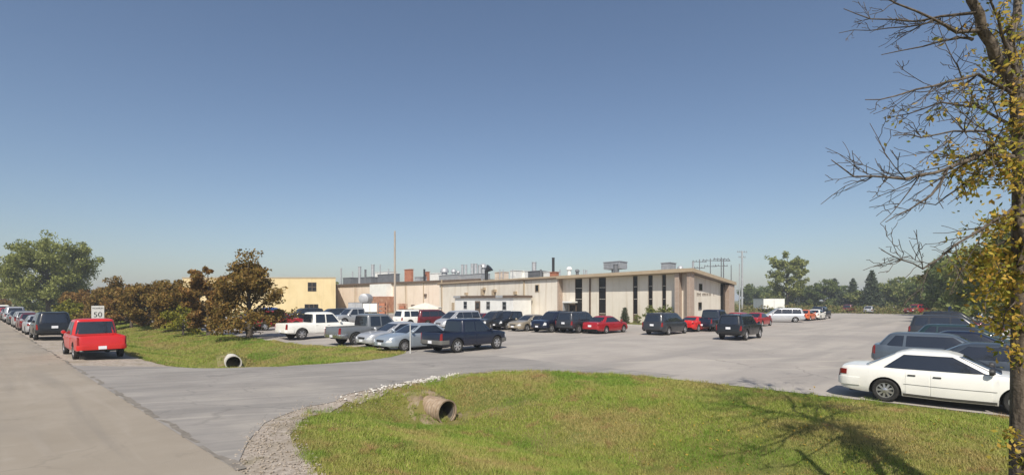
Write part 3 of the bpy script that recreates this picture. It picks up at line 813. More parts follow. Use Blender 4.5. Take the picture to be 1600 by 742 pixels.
def wunit(px0, px1, py, b, dep, mat):
    t0, t1 = w_at(px1, b), w_at(px0, b); d = P0[1]+DY*t0+RY*b; z1 = z_at(py, d)
    mb = MB(); wbox(mb, t0, t1, b, b+dep, WZ-0.02, z1); wbox(mb, t0-0.1, t1+0.1, b-0.1, b+dep+0.1, z1+0.001, z1+0.12)
    mb.build('rooftop_unit', mat, wroof)
wunit(590, 616, 428, 6, 1.6, M_DGREY); wunit(586, 606, 424.5, 10, 3, M_WHITE); wunit(632, 642, 421, 4, 0.7, M_OXIDE); wunit(664, 668, 425, 6, 0.6, M_OXIDE)
wunit(536, 548, 434, 4, 2.5, M_DGREY); wunit(563, 580, 433, 5, 2.5, M_DGREY); wunit(672, 684, 427, 9, 3, M_WHITE); wunit(648, 656, 433, 4, 2, M_GALV)

# ------------------------------------------------------------------ yellow building on the left
yb = empty('yellow_building', (0, 118, 0))
tag(yb, 'plain yellow two storey block with few windows behind the bronze trees', 'building')
def yx(px, d=118.0): return (px-800)/FOC*d
YT = z_at(433, 118)
MB().prism([(yx(285),0),(yx(524.5),0),(yx(524.5)-0.37*26,26),(yx(285),26)], G0, YT-0.25).build('wall', M_YEL, yb)
MB().prism([(yx(285)-0.1,-0.1),(yx(524.5)+0.1,-0.1),(yx(524.5)-0.37*26+0.1,26.1),(yx(285)-0.1,26.1)], YT-0.249, YT).build('parapet', M_TAN, yb)
for px0, px1, py0, py1, nx, ny in ((481,494.5,441,455,2,2),(476,497.5,475,485,3,1)):
    x0, x1, z0, z1 = yx(px0), yx(px1), z_at(py1,118), z_at(py0,118)
    w = MB().box(x0, x1, -0.06, -0.002, z0, z1).build('window', M_BROWN, yb)
    for i in range(nx):
        for j in range(ny):
            cw, ch = (x1-x0)/nx, (z1-z0)/ny
            MB().box(x0+cw*i+0.07, x0+cw*(i+1)-0.07, -0.075, -0.061, z0+ch*j+0.07, z0+ch*(j+1)-0.07).build('pane', M_DGLASS, w)

# ------------------------------------------------------------------ white annex in front of the factory wall
AB = -4.5
aa0, aa1 = a_at(802, AB), a_at(711, AB)
x0, y0 = bp(aa1, AB)
ann = empty('white_annex', (CX, CY, 0))
tag(ann, 'low white annex with brown roof band in front of the long factory wall', 'annex')
dA = dist_ab((aa0+aa1)/2, AB)
AZ = 3.12
mb = MB(); abox(mb, aa0, aa1, AB, AB+4.2, G0, AZ-0.35); mb.build('wall', M_WHITE, ann)
mb = MB(); abox(mb, aa0-0.2, aa1+0.2, AB-0.25, AB+4.3, AZ-0.349, AZ); mb.build('roof_band', M_BROWN, ann)
mb = MB(); abox(mb, a_at(721, AB), aa1+0.21, AB-0.27, AB-0.251, AZ-0.35, AZ+0.01); mb.build('band_panel', M_GALV, ann)
mb = MB(); abox(mb, a_at(787, AB), a_at(776, AB), AB-0.27, AB-0.251, AZ-0.35, AZ+0.01); mb.build('band_panel', M_GALV, ann)
for px0, px1 in ((724.5, 730), (760, 766), (785, 791.5)):
    a0, a1 = a_at(px1, AB), a_at(px0, AB)
    mb = MB(); abox(mb, a0, a1, AB-0.05, AB-0.002, 1.0, 2.25); w = mb.build('window', M_GALV, ann)
    mb = MB(); abox(mb, a0+0.1, a1-0.1, AB-0.06, AB-0.051, 1.1, 1.62); abox(mb, a0+0.1, a1-0.1, AB-0.06, AB-0.051, 1.68, 2.15); mb.build('pane', M_WIN, w)
a0, a1 = a_at(750.5, AB), a_at(742.5, AB)
mb = MB(); abox(mb, a0, a1, AB-0.06, AB-0.002, LOTZ+0.1, 2.3); dr = mb.build('door', M_BROWN, ann)
mb = MB(); abox(mb, a0+0.3, a1-0.3, AB-0.07, AB-0.061, 1.1, 2.0); mb.build('pane', M_DGLASS, dr)
mb = MB(); abox(mb, a_at(710, AB), a_at(707.5, AB), AB-0.3, AB, G0, z_at(473, dA)); mb.build('downspout', M_TAN, ann)

# ------------------------------------------------------------------ kerb bed, shrubs and grass strip by the office front
mb = MB(); mb.prism([(CX+bp(1.5,-3.0)[0], CY+bp(1.5,-3.0)[1]), (CX+bp(17,-3.0)[0], CY+bp(17,-3.0)[1]), (CX+bp(17,WB)[0], CY+bp(17,WB)[1]), (CX+bp(1.5,WB)[0], CY+bp(1.5,WB)[1])], LOTZ-0.1, LOTZ+0.13)
tag(mb.build('planting_bed', M_GRASSG), kind='structure')
mb = MB(); mb.prism([(CX+bp(1.3,-3.2)[0], CY+bp(1.3,-3.2)[1]), (CX+bp(17.2,-3.2)[0], CY+bp(17.2,-3.2)[1]), (CX+bp(17.2,-3.002)[0], CY+bp(17.2,-3.002)[1]), (CX+bp(1.3,-3.002)[0], CY+bp(1.3,-3.002)[1])], LOTZ-0.1, LOTZ+0.15)
tag(mb.build('kerb', M_CONC), kind='structure')

# ------------------------------------------------------------------ vegetation
def leaf_quads(C, size, rngl, flat=0.0):
    m = len(C)
    a = rngl.normal(0, 1, (m, 3)); a /= np.linalg.norm(a, axis=1)[:,None]
    b = rngl.normal(0, 1, (m, 3)); b[:,2] *= (1-flat); b -= a*(a*b).sum(1)[:,None]; b /= np.linalg.norm(b, axis=1)[:,None]+1e-9
    l = size*rngl.uniform(0.6, 1.35, m)[:,None]
    P = np.stack([C-a*l, C-b*l*0.55, C+a*l, C+b*l*0.55], 1)
    return P.reshape(-1, 3)

def leaf_mesh(name, C, size, rngl, flat=0.0):
    V = leaf_quads(np.asarray(C), size, rngl, flat)
    return np_mesh(name, V, 4, np.arange(len(V)))

def broadleaf(seed, H, Rc, base, nlimb, nleaf, lsize, clump=0.45, shape='round', top_bias=0.0):
    """returns (trunk mesh, crown mesh); crown grows on limbs and twigs so the outline stays uneven"""
    rs = random.Random(seed); rl = np.random.default_rng(seed)
    mb = MB(); tips = []
    tr = 0.035*H if H < 10 else 0.026*H
    lean = (rs.uniform(-0.04, 0.04)*H, rs.uniform(-0.04, 0.04)*H)
    tp = [(0,0,-0.3), (lean[0]*0.2, lean[1]*0.2, base*0.6), (lean[0]*0.6, lean[1]*0.6, H*0.45), (lean[0], lean[1], H*0.88)]
    mb.tube(tp, [tr*1.25, tr, tr*0.6, tr*0.12], 8)
    for i in range(nlimb):
        f = (i+0.5)/nlimb
        z0 = base + (H*0.72-base)*f*rs.uniform(0.85, 1.1)
        th = i*2.4 + rs.uniform(-0.5, 0.5)
        if shape == 'round': reach = Rc*math.sqrt(max(0.12, 1-((f-0.35)/0.75)**2))
        elif shape == 'cone': reach = Rc*(1.05-0.8*f)
        else: reach = Rc*(0.75+0.25*math.sin(f*3.1))
        reach *= rs.uniform(0.72, 1.15)
        rise = (H*0.97-z0)*rs.uniform(0.2, 0.55)*(0.5+0.7*f)
        if f < 0.3: rise *= 0.12 if shape != 'vase' else 0.6
        p0 = Vector((lean[0]*z0/H, lean[1]*z0/H, z0))
        p2 = p0 + Vector((math.cos(th)*reach, math.sin(th)*reach, rise))
        p1 = p0.lerp(p2, 0.5) + Vector((rs.uniform(-.1,.1)*reach, rs.uniform(-.1,.1)*reach, reach*0.1))
        r0 = tr*0.45*(1.1-f*0.6)
        mb.tube([p0, p1, p2], [r0, r0*0.6, r0*0.15], 5)
        tips.append((p2, 1.0)); tips.append((p1.lerp(p2, 0.5), 0.9))
        for j in range(5):
            st = p0.lerp(p1, rs.uniform(0.5, 1)) if j < 2 else p1.lerp(p2, rs.uniform(0.1, 0.9))
            th2 = th + rs.uniform(-1.4, 1.4)
            e = st + Vector((math.cos(th2), math.sin(th2), rs.uniform(-0.15, 0.9)))*reach*rs.uniform(0.25, 0.5)
            e.z = min(e.z, H*1.0)
            mb.tube([st, e], [r0*0.35, r0*0.08], 4, False)
            tips.append((e, rs.uniform(0.6, 1.1))); tips.append((st.lerp(e, 0.5), 0.6))
    for j in range(4):
        tips.append((Vector((lean[0]+rs.uniform(-.2,.2)*Rc, lean[1]+rs.uniform(-.2,.2)*Rc, H*rs.uniform(0.85, 0.97))), 0.8))
    wts = np.array([t[1] for t in tips]); wts /= wts.sum()
    T = np.array([t[0] for t in tips])
    ci = rl.choice(len(T), nleaf, p=wts)
    sz = rl.uniform(0.6, 1.3, len(T))
    off = rl.normal(0, 1, (nleaf, 3)); off /= np.linalg.norm(off, axis=1)[:,None]
    off *= (rl.random(nleaf)**0.5)[:,None]
    C = T[ci] + off*np.array([1,1,0.75])*(clump*sz[ci])[:,None]*Rc*0.62
    C[:,2] = np.maximum(C[:,2], base*0.55+0.15*rl.random(nleaf))
    return mb.mesh('trunk', 50), leaf_mesh('crown', C, lsize, rl)

def conifer(seed, H, Rc, nleaf, lsize):
    rs = random.Random(seed); rl = np.random.default_rng(seed)
    mb = MB(); mb.tube([(0,0,-0.3),(0,0,H*0.5),(0,0,H*0.98)], [H*0.022,H*0.013,0.02], 7)
    C = []
    z = H*0.07; k = 0
    seg = []
    while z < H*0.98:
        f = z/H
        for j in range(7):
            th = j*0.9+k*0.5+rs.uniform(-.25,.25); L = Rc*(1-f)**0.85*rs.uniform(0.7,1.15)+0.15
            e = (math.cos(th)*L, math.sin(th)*L, z-L*0.22+rs.uniform(-.1,.1))
            mb.tube([(0,0,z),e],[0.03*(1-f)+0.01,0.008],4,False); seg.append(((0,0,z),e,L))
        z += H*0.042; k += 1
    Ls = np.array([s[2] for s in seg]); ci = rl.choice(len(seg), nleaf, p=Ls/Ls.sum())
    A = np.array([s[0] for s in seg])[ci]; B = np.array([s[1] for s in seg])[ci]; t = rl.random(nleaf)**0.6
    C = A+(B-A)*t[:,None]+rl.normal(0,1,(nleaf,3))*np.array([0.16,0.16,0.09])*(0.4+0.8*(Ls[ci]/Rc))[:,None]*(Rc/2.2)
    return mb.mesh('trunk', 50), leaf_mesh('crown', C, lsize, rl)

def place_tree(name, meshes, mat, loc, rz, sc, label, cat='tree', group=None, bark=M_BARK):
    t = empty(name, loc, rz); t.scale = (sc, sc, sc) if not hasattr(sc, '__len__') else sc
    link('trunk', meshes[0], bark, t); link('crown', meshes[1], mat, t)
    return tag(t, label, cat, group)

def at_px(px, d, z=LOTZ): return ((px-800.0)/FOC*d, d, z)
def gz(x, y):
    q, s = QS(x, y); return float(ground_z(np.array([q]), np.array([s]))[0])

# bronze trees between street and car park
BR = [  # px, distance, height, crown radius, base of crown, leaves material, seed, label
    (390, 37.5, 6.5, 2.7, 0.75, M_LRED, 21, 'largest bronze leaved tree standing next to the white pickup'),
    (327, 40.0, 5.6, 1.45, 0.8, M_LRED2, 22, 'copper leaved tree just left of the largest bronze tree'),
    (283, 46.0, 4.6, 1.9, 0.7, M_LRED, 23, 'third bronze tree from the white pickup, behind the yellow green bush'),
    (243, 49.5, 4.6, 2.3, 0.8, M_LRED, 24, 'bronze tree in the middle of the row, fourth from the white pickup'),
    (205, 53.0, 4.5, 2.0, 0.8, M_LRED2, 25, 'copper tree on the lawn to the right of the speed sign'),
    (172, 58.0, 5.6, 2.4, 0.9, M_LRED, 26, 'taller bronze tree rising above the row behind the speed sign'),
    (132, 66.0, 4.4, 2.3, 0.8, M_LRED2, 27, 'last copper tree of the row, left of the speed sign')]
for px, d, H, Rc, base, m, seed, lab in BR:
    x, y, _ = at_px(px, d)
    ms = broadleaf(seed, H, Rc, base*0.55, 22, 15000, 0.07+d*0.001, (0.36, 0.34, 0.42)[seed % 3], {21: 'cone', 22: 'vase', 24: 'vase', 26: 'cone'}.get(seed, 'round'))
    place_tree('bronze_tree', ms, m, (x, y, gz(x, y)), seed, 1.0, lab, group='bronze trees along the lawn')
x, y, _ = at_px(287, 41.5)
ms = broadleaf(31, 2.5, 1.25, 0.3, 9, 2200, 0.10, 0.5)
place_tree('yellow_bush', ms, M_LYEL, (x, y, gz(x, y)), 0, 1.0, 'small yellow green bush among the bronze trees', 'bush')
x, y, _ = at_px(110, 60)
ms = broadleaf(32, 3.2, 1.5, 0.4, 9, 2400, 0.14, 0.5)
place_tree('green_bush', ms, M_LYEL, (x, y, gz(x, y)), 0, 1.0, 'bright green bush beside the copper tree left of the speed sign', 'bush')
# big poplar on the left
x, y, _ = at_px(76, 92)
ms = broadleaf(41, 13.6, 6.0, 1.2, 40, 36000, 0.2, 0.29, 'vase')
place_tree('poplar_tree', ms, M_LPOP, (x, y, 0), 0, (1.02, 1.02, 1.0), 'tall spreading grey green tree at the far left above the parked cars')
TL = [(14, 110, 6.5, 3.2, M_LRED2, 51, 'rusty leaved tree at the left edge behind the parked row'),
      (44, 104, 6.0, 3.2, M_LGRN, 52, 'low green tree under the tall poplar, left of its trunk'),
      (104, 100, 6.2, 3.4, M_LGRN, 53, 'low green tree under the right side of the tall poplar')]
for px, d, H, Rc, m, seed, lab in TL:
    x, y, _ = at_px(px, d); ms = broadleaf(seed, H, Rc, 0.6, 14, 4500, 0.24, 0.45)
    place_tree('roadside_tree', ms, m, (x, y, -0.2), 0, 1.0, lab)
# prototypes for the far trees
PR = [broadleaf(61, 9, 4.0, 0.8, 18, 5200, 0.34, 0.42), broadleaf(62, 8, 4.4, 0.6, 18, 5200, 0.34, 0.42), broadleaf(63, 10, 3.4, 0.8, 18, 5200, 0.34, 0.42)]
CO = conifer(64, 10, 2.6, 5200, 0.24)
x, y, _ = at_px(1230, 150)
ms = broadleaf(65, 17.2, 4.6, 3.0, 24, 8500, 0.34, 0.34, 'vase')
place_tree('poplar_tree', ms, M_LPOP, (x, y, LOTZ), 0, 1.0, 'tall green poplar standing above the far tree line right of the building')
FAR = [  # px, distance, proto, height scale, width scale, material, label
    (1172, 190, 0, 0.95, 1.0, M_LDRK, 'dark green tree just right of the tall light pole'),
    (1192, 200, 1, 1.00, 1.0, M_LDRK, 'dark round tree behind the white box trailer'),
    (1211, 170, 1, 0.75, 0.8, M_LGRN, 'low green tree at the left foot of the tall poplar'),
    (1252, 165, 1, 0.85, 0.9, M_LGRN, 'broad green tree at the right foot of the tall poplar'),
    (1268, 160, 0, 0.80, 0.8, M_LDRK, 'dark green tree above the blue parked car'),
    (1288, 158, 2, 0.95, 0.9, M_LDRK, 'narrow dark tree left of the two pines'),
    (1348, 150, 1, 0.68, 0.9, M_LGRN, 'low green bushy tree in front of the spruce'),
    (1385, 150, 1, 0.95, 1.0, M_LGRN, 'rounded green tree right of the spruce'),
    (1408, 140, 0, 0.98, 1.0, M_LGRN, 'green tree above the pale far house'),
    (1432, 130, 1, 1.05, 1.0, M_LGRN, 'large round green tree above the dark red pickup'),
    (1456, 120, 0, 0.95, 1.0, M_LDRK, 'dark green tree behind the blue pickup'),
    (1482, 100, 2, 1.1, 1.2, M_LGRN, 'green tree rising at the end of the right hand parked row'),
    (1506, 85, 0, 1.2, 1.0, M_LDRK, 'dark tree behind the right hand parked row, second from the frame edge group'),
    (1530, 70, 2, 1.05, 1.0, M_LPOP, 'tall green tree behind the right hand parked row beside the dark tree'),
    (1556, 60, 0, 1.1, 1.0, M_LPOP, 'tallest green tree behind the near maple branches'),
    (1592, 52, 2, 1.05, 1.1, M_LGRN, 'green tree at the right frame edge behind the maple trunk'),
    (1320, 178, 0, 0.85, 1.0, M_LDRK, 'dark tree in the gap between the two pines')]
for i, (px, d, k, hs, ws, m, lab) in enumerate(FAR):
    x, y, z = at_px(px, d)
    place_tree('far_tree', PR[k], m, (x, y, z), i*1.7, (ws, ws, hs), lab, group='far tree line')
for px, d, hs, ws, lab in ((1304, 160, 0.98, 1.3, 'left pine of the pair above the far cars'), (1333, 155, 0.96, 1.1, 'right pine of the pair above the far cars'), (1362, 140, 1.12, 1.25, 'tall dark spruce in the middle of the far tree line')):
    x, y, z = at_px(px, d)
    place_tree('spruce_tree', CO, M_NEED, (x, y, z), px, (ws, ws, hs), lab)
for i, (px, d, k, hs, ws, m, lab) in enumerate([(513, 175, 0, 1.08, 1.0, M_LGRN, 'green treetop above the joint of yellow building and factory wing'),
     (545, 190, 1, 1.02, 1.0, M_LDRK, 'dark treetop behind the leftmost roof stack'), (298, 150, 1, 0.85, 1.2, M_LDRK, 'dark tree behind the left end of the yellow building')]):
    x, y, z = at_px(px, d); place_tree('far_tree', PR[k], m, (x, y, z), i, (ws, ws, hs), lab)
# cedars by the office front
CED = conifer(71, 1.9, 0.55, 1600, 0.07)
RND = broadleaf(72, 1.9, 0.75, 0.15, 10, 1800, 0.07, 0.5)
for k, (px, bb, ms, m, sc, lab) in enumerate([(976, -1.0, CED, M_NEED, 1.0, 'small pointed cedar right of the red sedan by the office wall'),
     (996, -0.6, RND, M_LGRN, 0.55, 'smallest clipped shrub by the office wall between cedar and minivan'),
     (1016, 0.0, RND, M_LGRN, 1.08, 'rounded shrub above the left end of the grey minivan'),
     (1040, 0.2, RND, M_LGRN, 1.12, 'rounded shrub above the right end of the grey minivan')]):
    a = a_at(px, bb); x, y = bp(a, bb)
    place_tree('shrub', ms, m, (CX+x, CY+y, LOTZ+0.12), k, sc, lab, 'shrub')
# weeds along the far edge of the car park
g = np.random.default_rng(9); nW = 26000
sW = g.uniform(-30, 60, nW); qW = g.uniform(124, 150, nW)
xW, yW = W(qW, sW)
hW = g.random(nW)**1.6*1.5*(0.6+0.5*np.sin(sW*0.7)**2)
me = leaf_mesh('weeds', np.stack([xW, yW, LOTZ+hW], -1), 0.22, g)
tag(link('weeds', me, M_WEED), 'tall weeds along the far edge of the car park', 'weeds', kind='stuff')

# near maple at the right edge: trunk, limbs placed in space, twigs grown from them
MK = 0.822                     # the limbs were first laid out at 8.45 m; the tree stands nearer
MX, MY = 6.93, 6.946
mz = gz(MX, MY)
def mp(px, py, d):
    d = d*MK
    return Vector(((px-800)/FOC*d - MX, d - MY, CAMZ + (HOR-py)*d/FOC - mz))
maple = empty('maple_tree', (MX, MY, mz))
tag(maple, 'half bare tree with yellowing leaves and rough bark at the right edge of the frame', 'tree')
limb = MB(); twig = MB(); leafC = []
rs = random.Random(77)
trunk = [Vector((0.02,0,-0.4)), Vector((0,0,0.0)), mp(1598,600,8.45), mp(1598,450,8.45), mp(1598,330,8.45), mp(1598,230,8.45), mp(1591,150,8.45)]
MB().tube(trunk, [0.21,0.155,0.130,0.120,0.114,0.106,0.095], 14).build('trunk', M_BARK2, maple, 60)
def grow(pts, r0, r1, lv, leafy):
    """tube along pts and side shoots"""
    # wobble
    fine = []
    for a, b in zip(pts, pts[1:]):
        k = max(2, int((b-a).length/0.22))
        for i in range(k): fine.append(a.lerp(b, i/k) + Vector((rs.gauss(0,.012), rs.gauss(0,.012), rs.gauss(0,.012)))*(1 if i else 0))
    fine.append(pts[-1])
    N = len(fine)
    rad = [r0+(r1-r0)*(i/(N-1))**0.8 for i in range(N)]
    (limb if r0 > 0.028 else twig).tube(fine, rad, 7 if r0 > 0.02 else 4, r0 > 0.02)
    L = sum((b-a).length for a, b in zip(fine, fine[1:]))
    if lv > 0:
        cnt = int(L*(6.6 if lv == 2 else 5.8))+1
        for i in range(cnt):
            f = rs.uniform(0.15, 0.93)
            j = min(N-2, int(f*(N-1)))
            p = fine[j]; t = (fine[j+1]-fine[j]).normalized()
            side = Vector((rs.gauss(0,1), rs.gauss(0,1), rs.gauss(0,1)+0.15)); side -= t*side.dot(t); side.normalize()
            ln = L*rs.uniform(0.18, 0.42)*(1.15-0.8*f) if lv == 2 else L*rs.uniform(0.25, 0.55)*(1.1-0.5*f)
            ln = max(0.09, min(ln, 0.9))
            d1 = (t*rs.uniform(0.6, 1.1)+side*rs.uniform(0.5, 0.9)).normalized()
            m_ = p + d1*ln*0.5 + Vector((0,0,rs.uniform(-.05,.05)*ln))
            e = m_ + (d1+Vector((rs.gauss(0,.2),rs.gauss(0,.2),rs.gauss(0.05,.2)))).normalized()*ln*0.5
            rr = max(0.004, rad[j]*0.5)
            grow([p, m_, e], min(rr, 0.016), 0.0035, lv-1, leafy)
    if lv <= 1 and leafy > 0:
        for p in fine[1:]:
            if rs.random() < leafy*max(0.0, min(1.0, (p.x+1.55)/0.9)): 
                for _ in range(rs.randint(1, 3)): leafC.append(p+Vector((rs.gauss(0,.05),rs.gauss(0,.05),rs.gauss(-.02,.05))))
T = trunk
A = [mp(1591,150,8.45), mp(1556,92,8.3), mp(1534,48,8.2), mp(1517,0,8.1), mp(1505,-70,8.0), mp(1480,-170,7.9)]
grow(A, 0.08, 0.035, 0, 0)
B = [mp(1591,150,8.45), mp(1574,70,8.6), mp(1590,10,8.8), mp(1602,-80,9.0), mp(1615,-220,9.2)]
grow(B, 0.062, 0.03, 0, 0)
BR2 = [
    ([(1534,48,8.2),(1495,51,8.0),(1458,30,7.8),(1398,5,7.6),(1372,-12,7.5)], 0.034, 0.08),
    ([(1520,62,8.2),(1501,59,8.2),(1442,73,8.4),(1377,86,8.6)], 0.026, 0.06),
    ([(1525,20,8.1),(1470,26,8.4),(1430,34,8.6),(1360,30,8.9),(1318,14,9.0)], 0.026, 0.02),
    ([(1470,30,8.4),(1420,42,8.8),(1360,48,9.0),(1311,52,9.1)], 0.018, 0.0),
    ([(1588,150,8.45),(1528,116,8.2),(1458,135,7.9),(1400,150,7.7),(1352,156,7.6)], 0.034, 0.12),
    ([(1590,200,8.45),(1530,168,8.8),(1470,160,9.2),(1420,178,9.5),(1386,185,9.6)], 0.026, 0.15),
    ([(1588,246,8.45),(1538,237,8.2),(1480,264,7.9),(1415,280,7.6),(1334,276,7.4),(1299,250,7.3)], 0.044, 0.16),
    ([(1480,264,7.9),(1455,305,7.8),(1420,328,7.7),(1384,347,7.6)], 0.024, 0.10),
    ([(1588,252,8.45),(1538,259,8.8),(1495,296,9.2),(1462,320,9.5),(1430,318,9.7)], 0.028, 0.16),
    ([(1588,225,8.45),(1540,205,8.0),(1490,205,7.6),(1440,215,7.3),(1395,212,7.1)], 0.028, 0.26),
    ([(1588,320,8.45),(1538,355,8.2),(1493,382,8.0),(1465,406,7.9),(1442,420,7.8),(1409,406,7.7),(1377,390,7.6)], 0.027, 0.10),
    ([(1588,120,8.45),(1560,30,8.0),(1530,-60,7.6)], 0.04, 0.2),
    ([(1505,-70,8.0),(1440,-130,7.5),(1380,-150,7.2),(1330,-140,7.0)], 0.034, 0.2),  # limbs past the frame's top and right, added to shadow the grass
    ([(1500,-90,8.0),(1470,-170,8.6),(1420,-230,9.2),(1370,-260,9.6)], 0.034, 0.2),
    ([(1480,-170,7.9),(1460,-260,7.8),(1430,-340,7.7)], 0.034, 0.25),
    ([(1610,-150,9.1),(1560,-230,9.6),(1520,-300,10.0)], 0.034, 0.25),
    ([(1615,-220,9.2),(1650,-300,9.0),(1690,-380,8.8)], 0.034, 0.25),
    ([(1592,60,8.7),(1650,20,8.6),(1730,-20,8.5),(1800,-20,8.4)], 0.05, 0.3),
    ([(1592,180,8.45),(1660,140,8.8),(1740,110,9.2),(1800,120,9.5)], 0.045, 0.3),
    ([(1592,280,8.45),(1660,250,8.3),(1750,240,8.1)], 0.045, 0.35),
    ([(1590,170,8.5),(1600,120,9.4),(1580,60,10.4),(1560,40,11.2)], 0.04, 0.3),
    ([(1590,260,8.5),(1575,240,9.4),(1560,225,10.3)], 0.03, 0.35),
    ([(1588,400,8.45),(1560,425,8.3),(1545,455,8.2),(1540,490,8.15)], 0.018, 0.5),
    ([(1588,370,8.45),(1555,385,8.6),(1530,410,8.7),(1510,430,8.8)], 0.018, 0.45),
    ([(1589,470,8.45),(1570,490,8.3),(1562,530,8.2)], 0.014, 0.55),
    ([(1589,440,8.45),(1572,430,8.2),(1556,408,8.1)], 0.014, 0.55),
    ([(1589,340,8.45),(1570,350,8.3),(1548,342,8.2)], 0.014, 0.5)]
for pts, r0, leafy in BR2:
    grow([mp(*p) for p in pts], r0*0.85, 0.005, 2, leafy*2.2)
# unseen limb added out of frame to throw a straight shadow on the lawn
grow([mp(1596,330,8.45), Vector((6.1-MX,5.6-MY,2.9)), Vector((5.45-MX,4.7-MY,3.7)), Vector((5.4-MX,4.2-MY,6.9))], 0.085, 0.06, 0, 0)
# leaf bunches on the trunk
for px, py, d, nn, sp in ((1575,385,9.0,110,.28),(1550,410,9.4,110,.30),(1525,440,9.8,90,.28),(1585,440,9.2,110,.26),(1560,470,9.4,100,.26),(1585,500,9.0,80,.22),(1540,370,9.6,80,.28),(1590,350,9.0,90,.25),(1505,410,9.9,50,.25),(1540,420,8.6,70,.2),(1520,395,8.8,50,.2),(1556,500,8.4,60,.16),(1530,250,8.3,60,.25),(1500,270,8.2,50,.25),(1450,240,8.2,30,.25),(1570,420,8.3,70,.16),(1552,455,8.2,70,.18),(1578,505,8.25,70,.15),(1566,545,8.25,40,.12),(1585,385,8.3,60,.15),(1548,400,8.5,50,.17),(1590,560,8.2,25,.08),(1582,690,8.2,40,.12),(1592,715,8.2,40,.12),(1590,160,8.3,50,.2),(1588,290,8.3,50,.17),(1560,250,8.3,60,.2),(1585,90,8.4,40,.2),(1560,345,8.4,40,.18)):
    c = mp(px, py, d)
    tz = max(0.3, min(5.2, c.z - 0.12)); st = Vector((0, 0, tz))
    grow([st, st.lerp(c, 0.5) + Vector((0, 0, 0.06)), c + (c-st).normalized()*sp*0.6], 0.011, 0.004, 2, 0.75)
    for _ in range(nn//2): leafC.append(c+Vector((rs.gauss(0,sp),rs.gauss(0,sp),rs.gauss(0,sp))))
for _ in range(34):  # unseen leaf clumps above the frame, added to dapple the lawn with shade
    c = mp(rs.uniform(1430, 1760), rs.uniform(-420, -70), rs.uniform(7.4, 10.2))
    sp_ = rs.uniform(.2, .4)
    for _k in range(90): leafC.append(c+Vector((rs.gauss(0,sp_),rs.gauss(0,sp_),rs.gauss(0,sp_*.7))))
fl = []
for _ in range(900):
    fx, fy = rs.gauss(6.3, 2.6), rs.gauss(10.5, 2.6)
    fl.append((fx, fy, gz(fx, fy) + rs.uniform(0.02, 0.06)))
tag(link('fallen_leaves', leaf_mesh('fallen_leaves', np.array(fl), 0.03, np.random.default_rng(8), 0.8), M_LAUT), 'yellow fallen leaves scattered on the lawn under the maple', 'leaves', kind='stuff')
limb.build('limbs', M_BARK2, maple, 60)
link('twigs', twig.mesh('twigs', None, False), M_BARK, maple)
link('crown', leaf_mesh('crown', np.array([tuple(p) for p in leafC]), 0.036, np.random.default_rng(4)), M_LAUT, maple)

# ------------------------------------------------------------------ poles and signs
def pole(px, py, top, w, mat, label, arms=(), z=LOTZ, name='utility_pole', d=None):
    if d is None: x, y = gp(px, py, z)
    else: x, y = (px-800)/FOC*d, d
    t = empty(name, (x, y, z))
    H = z_at(top, y) - z
    r = w*y/FOC/2
    MB().lathe([(r*1.15, -0.3), (r, H*0.4), (r*0.75, H)], 10).build('shaft', mat, t, 60)
    for az, al, ang in arms:
        c, s_ = math.cos(ang), math.sin(ang); hz = H-az
        mb = MB(); mb.tube([(-al*c, -al*s_, hz), (al*c, al*s_, hz)], 0.07, 6)
        mb.build('crossarm', mat, t)
        for f in (-0.9, -0.45, 0.45, 0.9):
            MB().lathe([(0.05, hz+0.05), (0.08, hz+0.15), (0.05, hz+0.3)], 8, 'z', (f*al*c, f*al*s_, 0)).build('insulator', M_DGREY, t)
    return tag(t, label, 'pole')
pole(617, 498.5, 361, 3.3, M_WOODP, 'tall bare wooden pole in front of the factory wing')
pole(1159.5, 486, 392, 3.0, M_GALV, 'tallest grey pole right of the office block', ((0.3, 1.5, 0.3), (1.6, 1.0, 0.3)))
pole(1155.5, 488, 412, 1.8, M_GALV, 'thinner grey pole beside the tallest pole')
pole(1130.5, 0, 404, 2.0, M_DGREY, 'thin pole with a small crossarm rising behind the side wall', ((0.4, 1.3, 0.1),), d=95)
pole(1142.5, 0, 414, 1.5, M_DGREY, 'short dark pole right of the thin pole behind the side wall', d=98)
pole(1093, 0, 405, 1.6, M_DGREY, 'leftmost power pole with double crossarms above the office corner', ((0.5, 1.6, 0.2), (1.8, 1.2, 0.2)), d=105)
pole(1110, 0, 404, 1.6, M_DGREY, 'middle power pole with double crossarms above the side eave', ((0.4, 1.8, 0.2), (1.6, 1.4, 0.2)), d=106)
pole(1127, 0, 402, 1.8, M_DGREY, 'rightmost power pole with red brown crossarms above the side eave', ((0.4, 1.8, 0.2), (1.8, 1.5, 0.2)), d=107)

def text_part(name, body, size, loc, rot, mat, parent, extr=0.004):
    cu = bpy.data.curves.new(name, 'FONT'); cu.body = body; cu.size = size; cu.align_x = 'CENTER'; cu.align_y = 'CENTER'; cu.extrude = extr
    cu.materials.append(mat)
    tmp = bpy.data.objects.new(name, cu)
    me = bpy.data.meshes.new_from_object(tmp)
    bpy.data.objects.remove(tmp)
    o = bpy.data.objects.new(name, me); COL.objects.link(o); o.parent = parent
    o.location = loc; o.rotation_euler = rot
    return o
